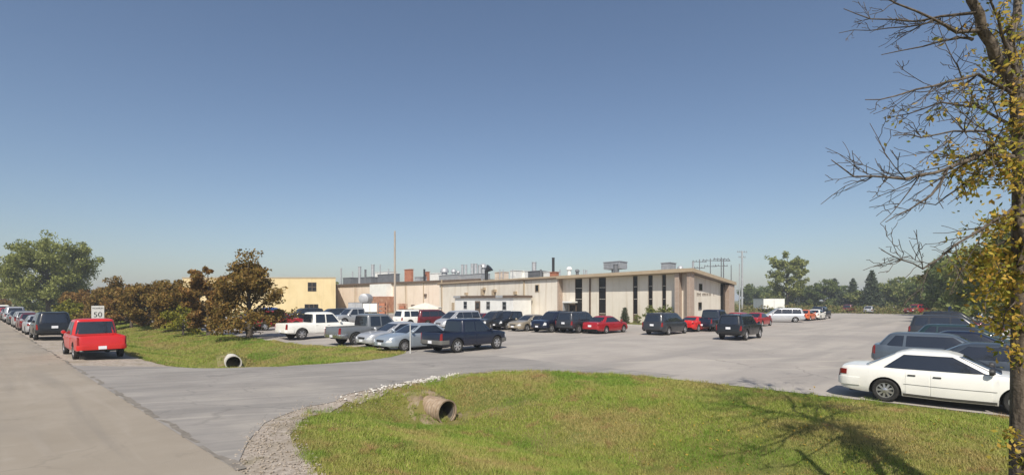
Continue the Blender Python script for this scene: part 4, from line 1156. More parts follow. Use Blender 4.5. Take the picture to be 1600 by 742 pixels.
# speed sign behind the red pickup
x, y = W(5.65, 40.5)
sg = empty('speed_sign', (x, y, gz(x, y)), 0.62)
tag(sg, 'white speed limit sign behind the red pickup on the lawn edge', 'sign')
d = y; zt = z_at(477.5, d)-gz(x, y); zb = z_at(501, d)-gz(x, y)
MB().box(-0.03, 0.03, 0.012, 0.05, -0.3, zt-0.05).build('post', M_GALV, sg)
MB().box(-0.31, 0.31, -0.01, 0.01, zb, zt).build('plate', M_SIGN, sg)
text_part('lettering', 'MAXIMUM', 0.115, (0, -0.016, zt-0.16), (R(90), 0, 0), M_BLACK, sg)
text_part('numerals', '50', 0.44, (0, -0.016, zb+(zt-zb)*0.40), (R(90), 0, 0), M_BLACK, sg)
# small white sign at the driveway
x, y = gp(641, 552, -0.33)
sg = empty('marker_post', (x, y, -0.33), 0.2)
tag(sg, 'thin pale marker post at the driveway corner before the silver sedans', 'post')
d = y; hp = z_at(508, d)+0.33
MB().lathe([(0.03, -0.3), (0.026, hp)], 8).build('shaft', M_SIGN, sg, 40)
MB().lathe([(0.034, hp), (0.034, hp+0.05), (0.015, hp+0.08)], 8).build('cap', M_GALV, sg, 40)

# ------------------------------------------------------------------ vehicles
def spec(**k): return k
SPECS = {
 'sedan': spec(L=4.9, r=0.325, xf=1.46, xr=-1.29, crown=0.035,
    top=[(-2.45,0.62),(-2.43,0.80),(-2.36,0.915),(-2.2,0.955),(-1.6,0.985),(-0.8,0.955),(0.6,0.94),(1.1,0.945),(1.6,0.90),(2.05,0.82),(2.3,0.73),(2.41,0.63),(2.45,0.52)],
    bot=[(-2.45,0.42),(-2.35,0.30),(-1.9,0.24),(0,0.19),(1.9,0.21),(2.3,0.24),(2.45,0.34)],
    wid=[(-2.45,0.66),(-2.38,0.78),(-2.2,0.85),(-1.7,0.895),(0,0.91),(1.5,0.90),(2.05,0.85),(2.3,0.75),(2.42,0.62),(2.45,0.55)],
    cab=spec(xr0=-1.92, xf0=1.22, xr1=-0.98, xf1=0.22, zb=0.93, zr=1.425, wb=0.835, wr=0.61, n=7),
    wins=[(-1.34,-0.28,-0.88,-0.28),(-0.28,0.86,-0.28,0.17)], doors=[(-0.82,-0.30),(-0.27,0.95)], tail='wide', head='wide'),
 'coupe': spec(L=4.6, r=0.32, xf=1.40, xr=-1.20, crown=0.05,
    top=[(-2.3,0.66),(-2.28,0.86),(-2.2,0.955),(-2.0,0.985),(-1.5,0.98),(-0.6,0.92),(0.6,0.89),(1.1,0.88),(1.7,0.80),(2.1,0.68),(2.25,0.57),(2.3,0.48)],
    bot=[(-2.3,0.42),(-2.2,0.30),(-1.8,0.23),(0,0.17),(1.9,0.2),(2.3,0.3)],
    wid=[(-2.3,0.70),(-2.22,0.80),(-2.0,0.86),(-1.4,0.88),(0,0.87),(1.4,0.87),(2.0,0.80),(2.22,0.68),(2.3,0.52)],
    cab=spec(xr0=-1.85, xf0=1.15, xr1=-0.72, xf1=0.10, zb=0.92, zr=1.30, wb=0.80, wr=0.57, n=6),
    wins=[(-1.05,-0.45,-0.62,-0.42),(-0.38,0.82,-0.36,0.04)], doors=[(-0.45,0.95)], tail='full', head='wide'),
 'wagon': spec(L=4.6, r=0.32, xf=1.38, xr=-1.27, crown=0.035,
    top=[(-2.3,0.62),(-2.28,0.85),(-2.22,0.99),(-1.5,1.0),(0.6,0.95),(1.15,0.95),(1.7,0.88),(2.1,0.77),(2.24,0.65),(2.3,0.5)],
    bot=[(-2.3,0.42),(-2.2,0.30),(-1.8,0.24),(0,0.2),(1.9,0.22),(2.3,0.32)],
    wid=[(-2.3,0.68),(-2.22,0.80),(-1.9,0.86),(0,0.88),(1.4,0.87),(2.0,0.80),(2.22,0.68),(2.3,0.54)],
    cab=spec(xr0=-2.16, xf0=1.25, xr1=-1.72, xf1=0.30, zb=0.94, zr=1.47, wb=0.82, wr=0.62, n=7),
    wins=[(-1.82,-1.28,-1.52,-1.24),(-1.18,-0.20,-1.16,-0.20),(-0.20,0.86,-0.20,0.24)], doors=[(-0.82,-0.22),(-0.19,0.93)], tail='tall', head='wide'),
 'suv': spec(L=4.8, r=0.38, xf=1.48, xr=-1.36, crown=0.03,
    top=[(-2.4,0.66),(-2.39,0.95),(-2.34,1.07),(-1.5,1.09),(0.6,1.07),(1.2,1.09),(1.75,1.06),(2.2,0.98),(2.34,0.84),(2.4,0.6)],
    bot=[(-2.4,0.50),(-2.3,0.42),(-1.9,0.36),(0,0.32),(1.9,0.34),(2.4,0.44)],
    wid=[(-2.4,0.78),(-2.34,0.87),(-2.0,0.92),(0,0.93),(1.7,0.92),(2.15,0.87),(2.33,0.76),(2.4,0.66)],
    cab=spec(xr0=-2.34, xf0=1.22, xr1=-2.12, xf1=0.42, zb=1.05, zr=1.76, wb=0.87, wr=0.70, n=9),
    wins=[(-2.06,-1.36,-1.96,-1.33),(-1.24,-0.26,-1.23,-0.26),(-0.17,0.90,-0.17,0.36)], doors=[(-0.86,-0.22),(-0.19,0.95)], tail='tall', head='tall', rails=True),
 'minivan': spec(L=4.95, r=0.335, xf=1.62, xr=-1.38, crown=0.03,
    top=[(-2.47,0.62),(-2.46,0.95),(-2.4,1.06),(-1.5,1.07),(0.6,1.03),(1.5,1.03),(1.9,0.95),(2.25,0.82),(2.4,0.70),(2.47,0.52)],
    bot=[(-2.47,0.44),(-2.38,0.34),(-1.9,0.27),(0,0.22),(1.9,0.24),(2.47,0.36)],
    wid=[(-2.47,0.78),(-2.40,0.89),(-2.0,0.95),(0,0.97),(1.5,0.95),(2.1,0.87),(2.35,0.74),(2.47,0.60)],
    cab=spec(xr0=-2.40, xf0=1.72, xr1=-2.14, xf1=0.62, zb=1.02, zr=1.75, wb=0.91, wr=0.72, n=8),
    wins=[(-2.06,-1.06,-1.95,-1.06),(-1.03,0.11,-1.03,0.11),(0.135,1.22,0.135,0.56)], doors=[(-0.86,0.10),(0.13,1.06)], tail='tall', head='wide'),
 'pickup': spec(L=5.6, r=0.40, xf=1.82, xr=-1.66, crown=0.03, bed=(-2.70,-0.82,0.74),
    top=[(-2.8,0.62),(-2.79,1.05),(-2.74,1.14),(-0.9,1.15),(-0.6,1.14),(0.9,1.13),(1.5,1.16),(2.1,1.12),(2.6,1.03),(2.75,0.9),(2.8,0.62)],
    bot=[(-2.8,0.52),(-2.7,0.46),(-2.2,0.42),(0,0.38),(2.2,0.40),(2.8,0.46)],
    wid=[(-2.8,0.86),(-2.74,0.93),(-2.3,0.97),(0,0.98),(2.0,0.97),(2.6,0.90),(2.76,0.80),(2.8,0.70)],
    cab=spec(xr0=-0.84, xf0=1.52, xr1=-0.76, xf1=0.78, zb=1.10, zr=1.88, wb=0.92, wr=0.76, n=9),
    wins=[(-0.62,0.10,-0.58,0.10),(0.19,1.18,0.19,0.72)], doors=[(-0.70,0.14),(0.17,1.24)], tail='tall', head='tall', rail=False),
}
SPECS['crewcab'] = spec(L=5.2, r=0.39, xf=1.66, xr=-1.42, crown=0.02, bed=(-2.50,-1.02,0.72),
    top=[(-2.6,0.66),(-2.59,1.02),(-2.54,1.12),(-1.2,1.13),(0.8,1.11),(1.35,1.13),(1.9,1.10),(2.4,1.0),(2.54,0.86),(2.6,0.62)],
    bot=[(-2.6,0.52),(-2.5,0.44),(-2.1,0.38),(0,0.34),(2.1,0.36),(2.6,0.46)],
    wid=[(-2.6,0.82),(-2.54,0.90),(-2.2,0.94),(0,0.95),(1.85,0.94),(2.4,0.87),(2.55,0.77),(2.6,0.68)],
    cab=spec(xr0=-1.06, xf0=1.36, xr1=-0.94, xf1=0.55, zb=1.07, zr=1.80, wb=0.89, wr=0.72, n=9),
    wins=[(-0.86,-0.10,-0.80,-0.10),(-0.02,1.03,-0.02,0.49)], doors=[(-0.90,-0.08),(-0.05,1.12)], tail='tall', head='tall', rails=False)
VS = [0, 0.1, 0.25, 0.45, 0.65, 0.82, 0.94, 1.0]
PROF = ([0, 0.12, 0.42, 0.72, 0.92, 1.0], [0.93, 0.985, 1.0, 0.985, 0.955, 0.915])
def side_y(sp, x, hf):
    return np.interp(x, *zip(*sp['wid'])) * np.interp(hf, *PROF)
def zrange(sp, x): return np.interp(x, *zip(*sp['bot'])), np.interp(x, *zip(*sp['top']))

def body_mesh(sp):
    L = sp['L']; Ra = sp['r']*1.17
    xs = list(np.linspace(-L/2, L/2, 34)) + [p[0] for p in sp['top']] + [p[0] for p in sp['wid']]
    for xc in (sp['xf'], sp['xr']):
        xs = [x for x in xs if abs(x-xc) > Ra+0.004]
        xs += [xc+Ra*math.cos(math.pi*i/14) for i in range(15)] + [xc-Ra-0.003, xc+Ra+0.003]
    if 'bed' in sp:
        b0, b1, _ = sp['bed']; xs += [b0, b0+0.003, b1, b1-0.003]
    xs = sorted(set(round(x, 5) for x in xs))
    rings = []
    for x in xs:
        zmin, zt = zrange(sp, x); zb = zmin
        for xc in (sp['xf'], sp['xr']):
            if abs(x-xc) <= Ra+1e-4: zb = max(zb, sp['r']+math.sqrt(max(0, Ra*Ra-(x-xc)**2)))
        zb = min(zb, zt-0.04)
        half = []
        for v in VS:
            z = zb+(zt-zb)*v; half.append((side_y(sp, x, (z-zmin)/(zt-zmin)), z))
        w = half[-1][0]; c = sp['crown']
        inbed = 'bed' in sp and sp['bed'][0]+0.001 < x < sp['bed'][1]-0.001
        if inbed: half += [(w*0.93, zt), (w*0.92, sp['bed'][2]), (0, sp['bed'][2])]
        else: half += [(w*0.88, zt+c*0.35), (w*0.5, zt+c*0.85), (0, zt+c)]
        ring = [(x, -y, z) for y, z in half[:-1]] + [(x, 0, half[-1][1])] + [(x, y, z) for y, z in reversed(half[:-1])]
        rings.append(ring)
    n = len(rings[0]); vs = [p for r_ in rings for p in r_]; fs = []
    for i in range(len(rings)-1):
        for k in range(n-1): fs.append((i*n+k, i*n+k+1, (i+1)*n+k+1, (i+1)*n+k))
    fs.append(tuple(range(n))); m = (len(rings)-1)*n; fs.append(tuple(range(m+n-1, m-1, -1)))
    return MB().add(vs, fs).mesh('body', 38)

def cab_rect(c, v):
    e = v**1.0
    k = v**1.25
    xr = c['xr0']+(c['xr1']-c['xr0'])*e; xf = c['xf0']+(c['xf1']-c['xf0'])*e
    w = c['wb']+(c['wr']-c['wb'])*k
    return xr, xf, w, c['zb']+(c['zr']-c['zb'])*v
def cab_mesh(c):
    n = c['n']; N = 56; rings = []
    for v, ins, dz in ((-0.12,0,0),(0,0,0),(0.3,0,0),(0.6,0,0),(0.86,0,0),(0.94,0.012,0),(0.985,0.04,0),(1.0,0.085,0.006),(1.0,0.2,0.022),(1.0,0.5,0.04)):
        xr, xf, w, z = cab_rect(c, max(v, 0)); 
        if v < 0: z -= 0.1
        xc, hx = (xr+xf)/2, (xf-xr)/2
        hx -= ins if ins < 0.1 else ins*hx*0.9; w2 = w-ins if ins < 0.1 else w*(1-ins)
        ring = []
        for k in range(N):
            th = 2*math.pi*(k+0.5)/N; a, b = math.cos(th), math.sin(th)
            ring.append((xc+hx*math.copysign(abs(a)**(2/n), a), w2*math.copysign(abs(b)**(2/n), b), z+dz))
        rings.append(ring)
    vs = [p for r_ in rings for p in r_]; fs = []
    for i in range(len(rings)-1):
        for k in range(N): fs.append((i*N+k, i*N+(k+1)%N, (i+1)*N+(k+1)%N, (i+1)*N+k))
    fs.append(tuple(range((len(rings)-1)*N, len(rings)*N)))
    return MB().add(vs, fs).mesh('cabin', 42)
def side_glass(c, win, sgn):
    xb0, xb1, xt0, xt1 = win; n = c['n']; vs = []; fs = []
    V = (0.07, 0.35, 0.6, 0.85)
    for v in V:
        f = (v-V[0])/(V[-1]-V[0]); x0 = xb0+(xt0-xb0)*f; x1 = xb1+(xt1-xb1)*f
        xr, xf, w, z = cab_rect(c, v); xc, hx = (xr+xf)/2, (xf-xr)/2
        for i in range(6):
            x = x0+(x1-x0)*i/5; u = min(0.995, abs(x-xc)/hx)
            vs.append((x, sgn*(w*(1-u**n)**(1/n)+0.007), z))
    for r_ in range(len(V)-1):
        for i in range(5): fs.append((r_*6+i, r_*6+i+1, (r_+1)*6+i+1, (r_+1)*6+i))
    return MB().add(vs, fs).mesh('side_window', 60)
def end_glass(c, front, lo=0.08, hi=0.86, wf=0.9):
    n = c['n']; vs = []; fs = []; V = np.linspace(lo, hi, 4)
    for v in V:
        xr, xf, w, z = cab_rect(c, v); xc, hx = (xr+xf)/2, (xf-xr)/2
        for i in range(9):
            y = -wf+2*wf*i/8
            x = xc+(1 if front else -1)*(hx*(1-abs(y)**n)**(1/n)+0.008)
            vs.append((x, y*w, z+0.004))
    for r_ in range(3):
        for i in range(8): fs.append((r_*9+i, r_*9+i+1, (r_+1)*9+i+1, (r_+1)*9+i))
    return MB().add(vs, fs).mesh('windscreen', 60)
def door_mesh(sp, x0, x1, sgn):
    vs = []; nx, nz = 5, 8; xs = np.linspace(x0, x1, nx); hs = np.linspace(0.10, 0.985, nz)
    for x in xs:
        zmin, zt = zrange(sp, x)
        for h in hs: vs.append((x, sgn*(side_y(sp, x, h)+0.007), zmin+(zt-zmin)*h))
    fs = [(i*nz+j, (i+1)*nz+j, (i+1)*nz+j+1, i*nz+j+1) for i in range(nx-1) for j in range(nz-1)]
    border = [i*nz for i in range(nx)]+[(nx-1)*nz+j for j in range(1, nz)]+[i*nz+nz-1 for i in range(nx-2, -1, -1)]+[j for j in range(nz-2, 0, -1)]
    m = len(vs); vs += [(vs[b][0], vs[b][1]-sgn*0.02, vs[b][2]) for b in border]
    nb = len(border); fs += [(border[i], border[(i+1)%nb], m+(i+1)%nb, m+i) for i in range(nb)]
    return MB().add(vs, fs).mesh('door', 40)
def band_mesh(sp, end, h0, h1, off, reach):
    """bumper following the plan outline at one end (end=+1 front, -1 rear)"""
    L = sp['L']; xs = [L/2-t for t in np.linspace(reach, 0, 9)]
    plan = [(end*x, np.interp(end*x, *zip(*sp['wid']))*0.99) for x in xs]
    path = [(x, y) for x, y in plan] + [(end*(L/2), y) for y in np.linspace(plan[-1][1]*0.8, -plan[-1][1]*0.8, 5)] + [(x, -y) for x, y in reversed(plan)]
    vs = []; fs = []
    for i, (x, y) in enumerate(path):
        a, b = path[max(0, i-1)], path[min(len(path)-1, i+1)]
        tx, ty = b[0]-a[0], b[1]-a[1]; l = math.hypot(tx, ty)+1e-9; nx_, ny_ = -ty/l, tx/l
        if nx_*x+ny_*y < 0: nx_, ny_ = -nx_, -ny_
        for o_, z in ((-0.03, h0), (off*0.7, h0+0.01), (off, (h0+h1)/2), (off*0.7, h1-0.01), (-0.03, h1)):
            vs.append((x+nx_*o_, y+ny_*o_, z))
    for i in range(len(path)-1):
        for k in range(4): fs.append((i*5+k, i*5+k+1, (i+1)*5+k+1, (i+1)*5+k))
    return MB().add(vs, fs).mesh('bumper', 50)
def tyre_mesh(r):
    w = 0.105
    pr = [(r*0.1,-w*0.55),(r*0.62,-w*0.55),(r*0.64,-w*0.8),(r*0.72,-w),(r*0.9,-w),(r*0.975,-w*0.8),(r,-w*0.45),(r,w*0.45),(r*0.975,w*0.8),(r*0.9,w),(r*0.72,w),(r*0.64,w*0.8),(r*0.62,w*0.4),(r*0.1,w*0.4)]
    return MB().lathe(pr, 28, 'y').mesh('wheel', 40)
def rim_mesh(r, spokes=8):
    """outside face towards +y"""
    mb = MB(); w = 0.085
    n = 28; vs = []; fs = []
    for rr, h in ((0.655,0.05),(0.66,w),(0.60,w),(0.585,0.055)):
        for k in range(n): th = 2*math.pi*k/n; vs.append((r*rr*math.cos(th), h, r*rr*math.sin(th)))
    for i in range(3):
        for k in range(n): fs.append((i*n+k, i*n+(k+1)%n, (i+1)*n+(k+1)%n, (i+1)*n+k))
    mb.add(vs, fs)
    mb.lathe([(r*0.19, 0.045), (r*0.19, 0.088), (r*0.1, 0.098)], 14, 'y')
    for i in range(spokes):
        th = 2*math.pi*i/spokes; c, s_ = math.cos(th), math.sin(th); hw = r*0.62*math.pi/spokes*0.42
        p = []
        for rr, h, wd in ((r*0.15, 0.08, hw*0.8), (r*0.62, 0.072, hw)):
            for sg in (-1, 1):
                p.append((rr*c-sg*wd*s_, h, rr*s_+sg*wd*c)); 
        q_ = [(a, 0.048, b) for a, _, b in p]
        mb.add(p+q_, [(0,1,3,2),(0,2,6,4),(1,5,7,3),(2,3,7,6),(0,4,5,1)])
    return mb.mesh('rim', 30)
def light_mesh(sp, end, sgn, z0, z1, wid, wrap):
    """lamp hugging one corner of the body"""
    L = sp['L']; xs = [L/2-t for t in np.linspace(wrap, 0, 7)]
    pl = []
    for x in xs:
        hf = 0.75; pl.append((end*x, np.interp(end*x, *zip(*sp['wid']))*0.985))
    ye = pl[-1][1]; path = pl + [(end*L/2, y) for y in np.linspace(ye*0.97, max(0.03, ye-wid), 4)]
    vs = []; fs = []
    for i, (x, y) in enumerate(path):
        a, b = path[max(0, i-1)], path[min(len(path)-1, i+1)]
        tx, ty = b[0]-a[0], b[1]-a[1]; l = math.hypot(tx, ty)+1e-9; nx_, ny_ = -ty/l, tx/l
        if nx_*end*1.0+ny_*0.6 < 0: nx_, ny_ = -nx_, -ny_
        for o_, z in ((-0.05, z0), (0.014, z0+0.006), (0.016, z1-0.006), (-0.05, z1)):
            zt = zrange(sp, x)[1]
            vs.append((x+nx_*o_, sgn*(y+ny_*o_), min(z, zt+0.004)))
    m = len(path)
    for i in range(m-1):
        for k in range(3): fs.append((i*4+k, i*4+k+1, (i+1)*4+k+1, (i+1)*4+k))
    fs += [(0,1,2,3), tuple((m-1)*4+k for k in (3,2,1,0))]
    return MB().add(vs, fs).mesh('lamp', 40)

CARS = {}
def car_parts(kind):
    """list of (name, mesh, material key, location, rotation, children)"""
    if kind in CARS: return CARS[kind]
    sp = SPECS[kind]; c = sp['cab']; L = sp['L']; P = []
    P.append(('body', body_mesh(sp), 'paint', (0,0,0), 0, []))
    P.append(('cabin', cab_mesh(c), 'paint', (0,0,0), 0, []))
    x0, x1 = -L/2+0.25, L/2-0.25; zb = zrange(sp, 0)[0]
    P.append(('underbody', MB().box(x0, x1, -0.62, 0.62, zb+0.02, zb+0.42).mesh('underbody'), M_TRIM, (0,0,0), 0, []))
    P.append(('windscreen', end_glass(c, True), M_GLASS, (0,0,0), 0, []))
    lo = 0.12 if kind in ('sedan', 'coupe') else 0.1
    P.append(('rear_window', end_glass(c, False, lo, 0.86 if kind != 'minivan' else 0.82, 0.86), M_GLASS, (0,0,0), 0, []))
    for sgn in (1, -1):
        for w in sp['wins']: P.append(('side_window', side_glass(c, w, sgn), M_GLASS, (0,0,0), 0, []))
        for a, b in sp['doors']:
            zmin, zt = zrange(sp, a); hz = zmin+(zt-zmin)*0.80
            hd = MB().box(a+0.05, a+0.22, sgn*(side_y(sp, a, 0.8)+0.006), sgn*(side_y(sp, a, 0.8)+0.032), hz-0.015, hz+0.018).mesh('handle')
            P.append(('door', door_mesh(sp, a, b, sgn), 'paint', (0,0,0), 0, [('handle', hd, 'trim2')]))
        xm = c['xf0']-0.28 if kind not in ('minivan',) else c['xf0']-0.62
        zm = c['zb']+0.10; ym = c['wb']*0.97
        mm = MB().tube([(xm-0.02, sgn*ym, zm-0.03), (xm, sgn*(ym+0.08), zm)], 0.03, 6)
        mm.lathe([(0.02, -0.05), (0.085, -0.04), (0.095, 0.03), (0.05, 0.08)], 10, 'x', (xm, sgn*(ym+0.13), zm+0.02))
        P.append(('mirror', mm.mesh('mirror', 50), 'mirror', (0,0,0), 0, []))
        for xc in (sp['xf'], sp['xr']):
            P.append(('wheel', tyre_mesh(sp['r']), M_TYRE, (xc, sgn*(np.interp(xc, *zip(*sp['wid']))-0.115), sp['r']), 0 if sgn > 0 else math.pi, [('rim', rim_mesh(sp['r'], 9 if kind in ('sedan',) else 6), 'rim')]))
        zt = zrange(sp, -L/2+0.15)[1]; zf = zrange(sp, L/2-0.12)[1]
        if sp['tail'] == 'wide': P.append(('taillight', light_mesh(sp, -1, sgn, 0.70, 0.86, 0.42, 0.22), M_TAIL, (0,0,0), 0, []))
        elif sp['tail'] == 'full': P.append(('taillight', light_mesh(sp, -1, sgn, 0.70, 0.87, 0.62, 0.16), M_TAIL, (0,0,0), 0, []))
        else:
            P.append(('taillight', light_mesh(sp, -1, sgn, zt-0.42 if kind != 'minivan' else 0.70, zt-0.02, 0.15, 0.12), M_TAIL, (0,0,0), 0, []))
        hh = 0.15 if sp['head'] == 'wide' else 0.20
        P.append(('headlight', light_mesh(sp, 1, sgn, zf-hh-0.05, zf-0.04, 0.26, 0.24), M_LENS, (0,0,0), 0, []))
    zr0 = zrange(sp, -L/2)[0]; zf0 = zrange(sp, L/2)[0]
    P.append(('bumper', band_mesh(sp, -1, zr0-0.02, zr0+0.22, 0.035, 0.55), 'bumper', (0,0,0), 0, []))
    P.append(('bumper', band_mesh(sp, 1, zf0-0.03, zf0+0.19, 0.03, 0.6), 'bumper', (0,0,0), 0, []))
    zf = zrange(sp, L/2-0.12)[1]
    P.append(('grille', MB().box(L/2-0.08, L/2+0.012, -0.33, 0.33, zf0+0.19, zf0+0.19+max(0.08, (zf-zf0)*0.32)).mesh('grille'), M_TRIM, (0,0,0), 0, []))
    pz = {'sedan':0.66,'coupe':0.52,'wagon':0.80,'suv':0.86,'minivan':0.82,'pickup':0.60,'crewcab':0.62}[kind]
    P.append(('licence_plate', MB().box(-L/2-0.045, -L/2-0.01, -0.155, 0.155, pz-0.075, pz+0.075).mesh('licence_plate'), M_PLATE, (0,0,0), 0, []))
    P.append(('licence_plate', MB().box(L/2+0.01, L/2+0.045, -0.155, 0.155, zf0+0.03, zf0+0.16).mesh('licence_plate'), M_PLATE, (0,0,0), 0, []))
    if sp.get('rails'):
        for sgn in (1, -1):
            P.append(('roof_rail', MB().tube([(-1.75, sgn*0.56, c['zr']), (-1.65, sgn*0.56, c['zr']+0.06), (0.1, sgn*0.56, c['zr']+0.06), (0.2, sgn*0.56, c['zr'])], 0.018, 6).mesh('roof_rail'), M_TRIM, (0,0,0), 0, []))
    CARS[kind] = P
    return P

def car(kind, color, x, y, z, hx, hy, label, group=None, sc=1.0, rim='alloy', trim='paint', bumper='paint', cat=None, extra=None):
    names = {'sedan':'sedan_car','coupe':'coupe_car','wagon':'station_wagon','suv':'suv_car','minivan':'minivan','pickup':'pickup_truck','crewcab':'pickup_truck'}
    cats = {'sedan':'car','coupe':'car','wagon':'car','suv':'suv','minivan':'minivan','pickup':'pickup truck','crewcab':'pickup truck'}
    t = empty(names[kind], (x, y, z), math.atan2(hy, hx)); t.scale = (sc, sc, sc) if not hasattr(sc, '__len__') else sc
    pm = PAINT[color]
    mm = {'paint': pm, 'trim2': M_TRIM if trim != 'paint' else pm, 'mirror': pm if trim == 'paint' else M_TRIM, 'rim': M_RIM if rim == 'alloy' else M_RIMD,
          'bumper': pm if bumper == 'paint' else (M_CHROME if bumper == 'chrome' else M_GTRIM)}
    for nm, me, mk, loc, rz, ch in car_parts(kind):
        o = bpy.data.objects.new(nm, me); COL.objects.link(o); o.parent = t; o.location = loc; o.rotation_euler = (0, 0, rz)
        setm(o, mm[mk] if isinstance(mk, str) else mk)
        for cn, cm, ck in ch:
            p = bpy.data.objects.new(cn, cm); COL.objects.link(p); p.parent = o
            setm(p, mm[ck] if isinstance(ck, str) else ck)
    return tag(t, label, cat or cats[kind], group)
def setm(o, m):
    if len(o.data.materials) == 0: o.data.materials.append(None)
    o.material_slots[0].link = 'OBJECT'; o.material_slots[0].material = m

paint('white', (0.78,0.77,0.72), 0.0); paint('red', (0.55,0.016,0.014), 0.0); paint('crimson', (0.33,0.012,0.018), 0.1); paint('maroon', (0.12,0.014,0.02), 0.15)
paint('navy', (0.008,0.012,0.030), 0.1); paint('black', (0.010,0.011,0.013), 0.1); paint('silver', (0.50,0.51,0.53), 0.45); paint('grey', (0.20,0.21,0.22), 0.4)
paint('charcoal', (0.035,0.038,0.045), 0.25); paint('steelblue', (0.13,0.18,0.23), 0.35); paint('paleblue', (0.34,0.39,0.44), 0.4); paint('tan', (0.36,0.31,0.23), 0.35)
paint('blue', (0.012,0.06,0.25), 0.1); paint('orange', (0.60,0.13,0.04), 0.0); paint('teal', (0.02,0.045,0.05), 0.2); paint('bluegrey', (0.10,0.125,0.155), 0.35); paint('slate', (0.055,0.07,0.09), 0.3); paint('lightgrey', (0.36,0.37,0.38), 0.35)
F_R = (RX, RY); B_R = (-RX, -RY); F_D = (DX, DY); B_D = (-DX, -DY)

# along the street shoulder
GS = 'cars parked along the street shoulder'
ST = [('pickup','red',3.95,29.6,'red pickup parked on the gravel shoulder, nearest of the street row'),
      ('suv','black',3.8,44.5,'black suv parked next in line behind the red pickup'),
      ('sedan','silver',3.8,51.5,'silver sedan parked third in the street row, just past the black suv'),
      ('sedan','maroon',3.8,58.5,'maroon sedan parked fourth in the street row'),
      ('wagon','lightgrey',3.8,65.5,'light grey wagon parked fifth in the street row'),
      ('sedan','charcoal',3.8,72.5,'charcoal sedan parked sixth in the street row'),
      ('suv','silver',3.8,80,'silver suv parked seventh in the street row'),
      ('sedan','black',3.8,88,'black sedan parked eighth in the street row'),
      ('wagon','crimson',3.8,97,'dark red wagon parked ninth in the street row'),
      ('minivan','white',3.8,108,'white van at the far end of the street row')]
for k, c, q, s, lab in ST:
    x, y = W(q, s)
    car(k, c, x, y, gz(x, y)+0.012, *F_D, lab, GS, (0.86,0.88,0.88) if k == 'pickup' else 0.98)
LZ = LOTZ + 0.018
# first row in the car park, behind the lawn
GL = 'cars parked in the first row behind the lawn'
for k, c, q, s, h, lab, kw in [
    ('pickup','white',18.0,36.6,F_R,'white extended cab pickup parked beside the largest bronze tree',dict(rim='alloy')),
    ('pickup','grey',18.2,29.6,F_R,'grey pickup with its tailgate to the lawn, left of the silver sedans',dict(bumper='chrome')),
    ('sedan','silver',18.3,26.9,B_R,'silver sedan nosed to the lawn right beside the grey pickup',{}),
    ('sedan','paleblue',17.9,24.3,B_R,'pale silver sedan nosed to the lawn between silver sedan and navy crew cab',{}),
    ('crewcab','navy',19.3,21.6,F_R,'navy crew cab pickup with short open bed parked at the driveway mouth',dict(bumper='grey',sc=0.97))]:
    x, y = W(q, s); car(k, c, x, y, LZ, *h, lab, GL, **kw)
def pc(kind, color, px, py, h, label, group, off=1.3, **kw):
    d = (CAMZ-LZ)*FOC/(py-HOR)+off
    car(kind, color, (px-800)/FOC*d, d, LZ, *h, label, group, **kw)
GB = 'cars parked before the factory front'
pc('suv','crimson',432,516,F_R,'red suv half hidden by the largest bronze tree',GB)
pc('pickup','blue',420,507,F_R,'blue pickup behind the crowns of the bronze trees',GB)
pc('suv','black',474,506,B_R,'black suv behind the white pickup cab, below the yellow wall',GB)
pc('minivan','black',522,506,B_R,'black van below the corner of the yellow building',GB)
pc('pickup','lightgrey',555,508,B_R,'light grey pickup in front of the box trailer by the wing',GB)
pc('suv','white',650,511,F_R,'white suv seen above the thin marker post',GB)
pc('minivan','maroon',676,510,F_R,'dark maroon van under the white party tent',GB)
pc('minivan','silver',716,515,B_R,'silver van behind the navy crew cab roof',GB)
pc('sedan','maroon',762,512,F_R,'dark red sedan with its tail towards the driveway',GB)
pc('suv','charcoal',774,515,B_R,'charcoal suv in front of the white annex, left of the black pickup',GB, sc=0.95)
pc('pickup','black',801,515,B_R,'black pickup nosed out in front of the annex right end',GB, sc=0.9)
pc('sedan','tan',829,517,B_R,'tan sedan between black pickup and navy suv',GB)
pc('suv','navy',866,519,B_R,'dark navy suv nosed out right of the tan sedan',GB)
pc('suv','charcoal',906,520,F_R,'charcoal suv seen from behind, just left of the red sedan',GB)
pc('sedan','crimson',947,521,F_R,'shiny red sedan seen from behind near the small cedar',GB)
pc('minivan','charcoal',1041,523,F_R,'dark grey minivan parked alone in front of the brick piers',GB)
pc('coupe','red',1086,518,F_R,'red car mostly hidden by the dark grey minivan',GB)
pc('pickup','navy',1115,518,F_R,'navy pickup beside the side wall, left of the black suv',GB, off=2.2)
pc('suv','black',1157,531,F_R,'black suv seen from behind in the middle of the car park',GB)
pc('wagon','crimson',1157,511,F_R,'dark red wagon behind the black suv roof',GB)
pc('sedan','crimson',1184,510,F_R,'dark red sedan right behind the black suv',GB)
GF = 'cars parked beyond the building side'
pc('minivan','silver',1222,503.5,(-0.93,0.36),'silver minivan side on, beyond the black suv',GF)
pc('sedan','crimson',1238,499.5,F_R,'dark red sedan behind the silver minivan',GF)
pc('sedan','orange',1259,501,F_R,'orange red sedan right of the silver minivan',GF)
pc('sedan','white',1275,499.5,F_R,'white sedan between orange sedan and blue suv',GF)
pc('suv','navy',1283,498,F_R,'navy suv at the right end of the orange sedan row',GF)
pc('suv','maroon',1327,489,F_R,'maroon suv at the far edge of the car park',GF, off=3)
pc('wagon','silver',1359,490,F_R,'silver hatchback at the far edge right of the maroon suv',GF, off=3)
pc('pickup','crimson',1433,491,(-0.93,-0.36),'dark red pickup at the far edge in front of the large round tree',GF, off=3)
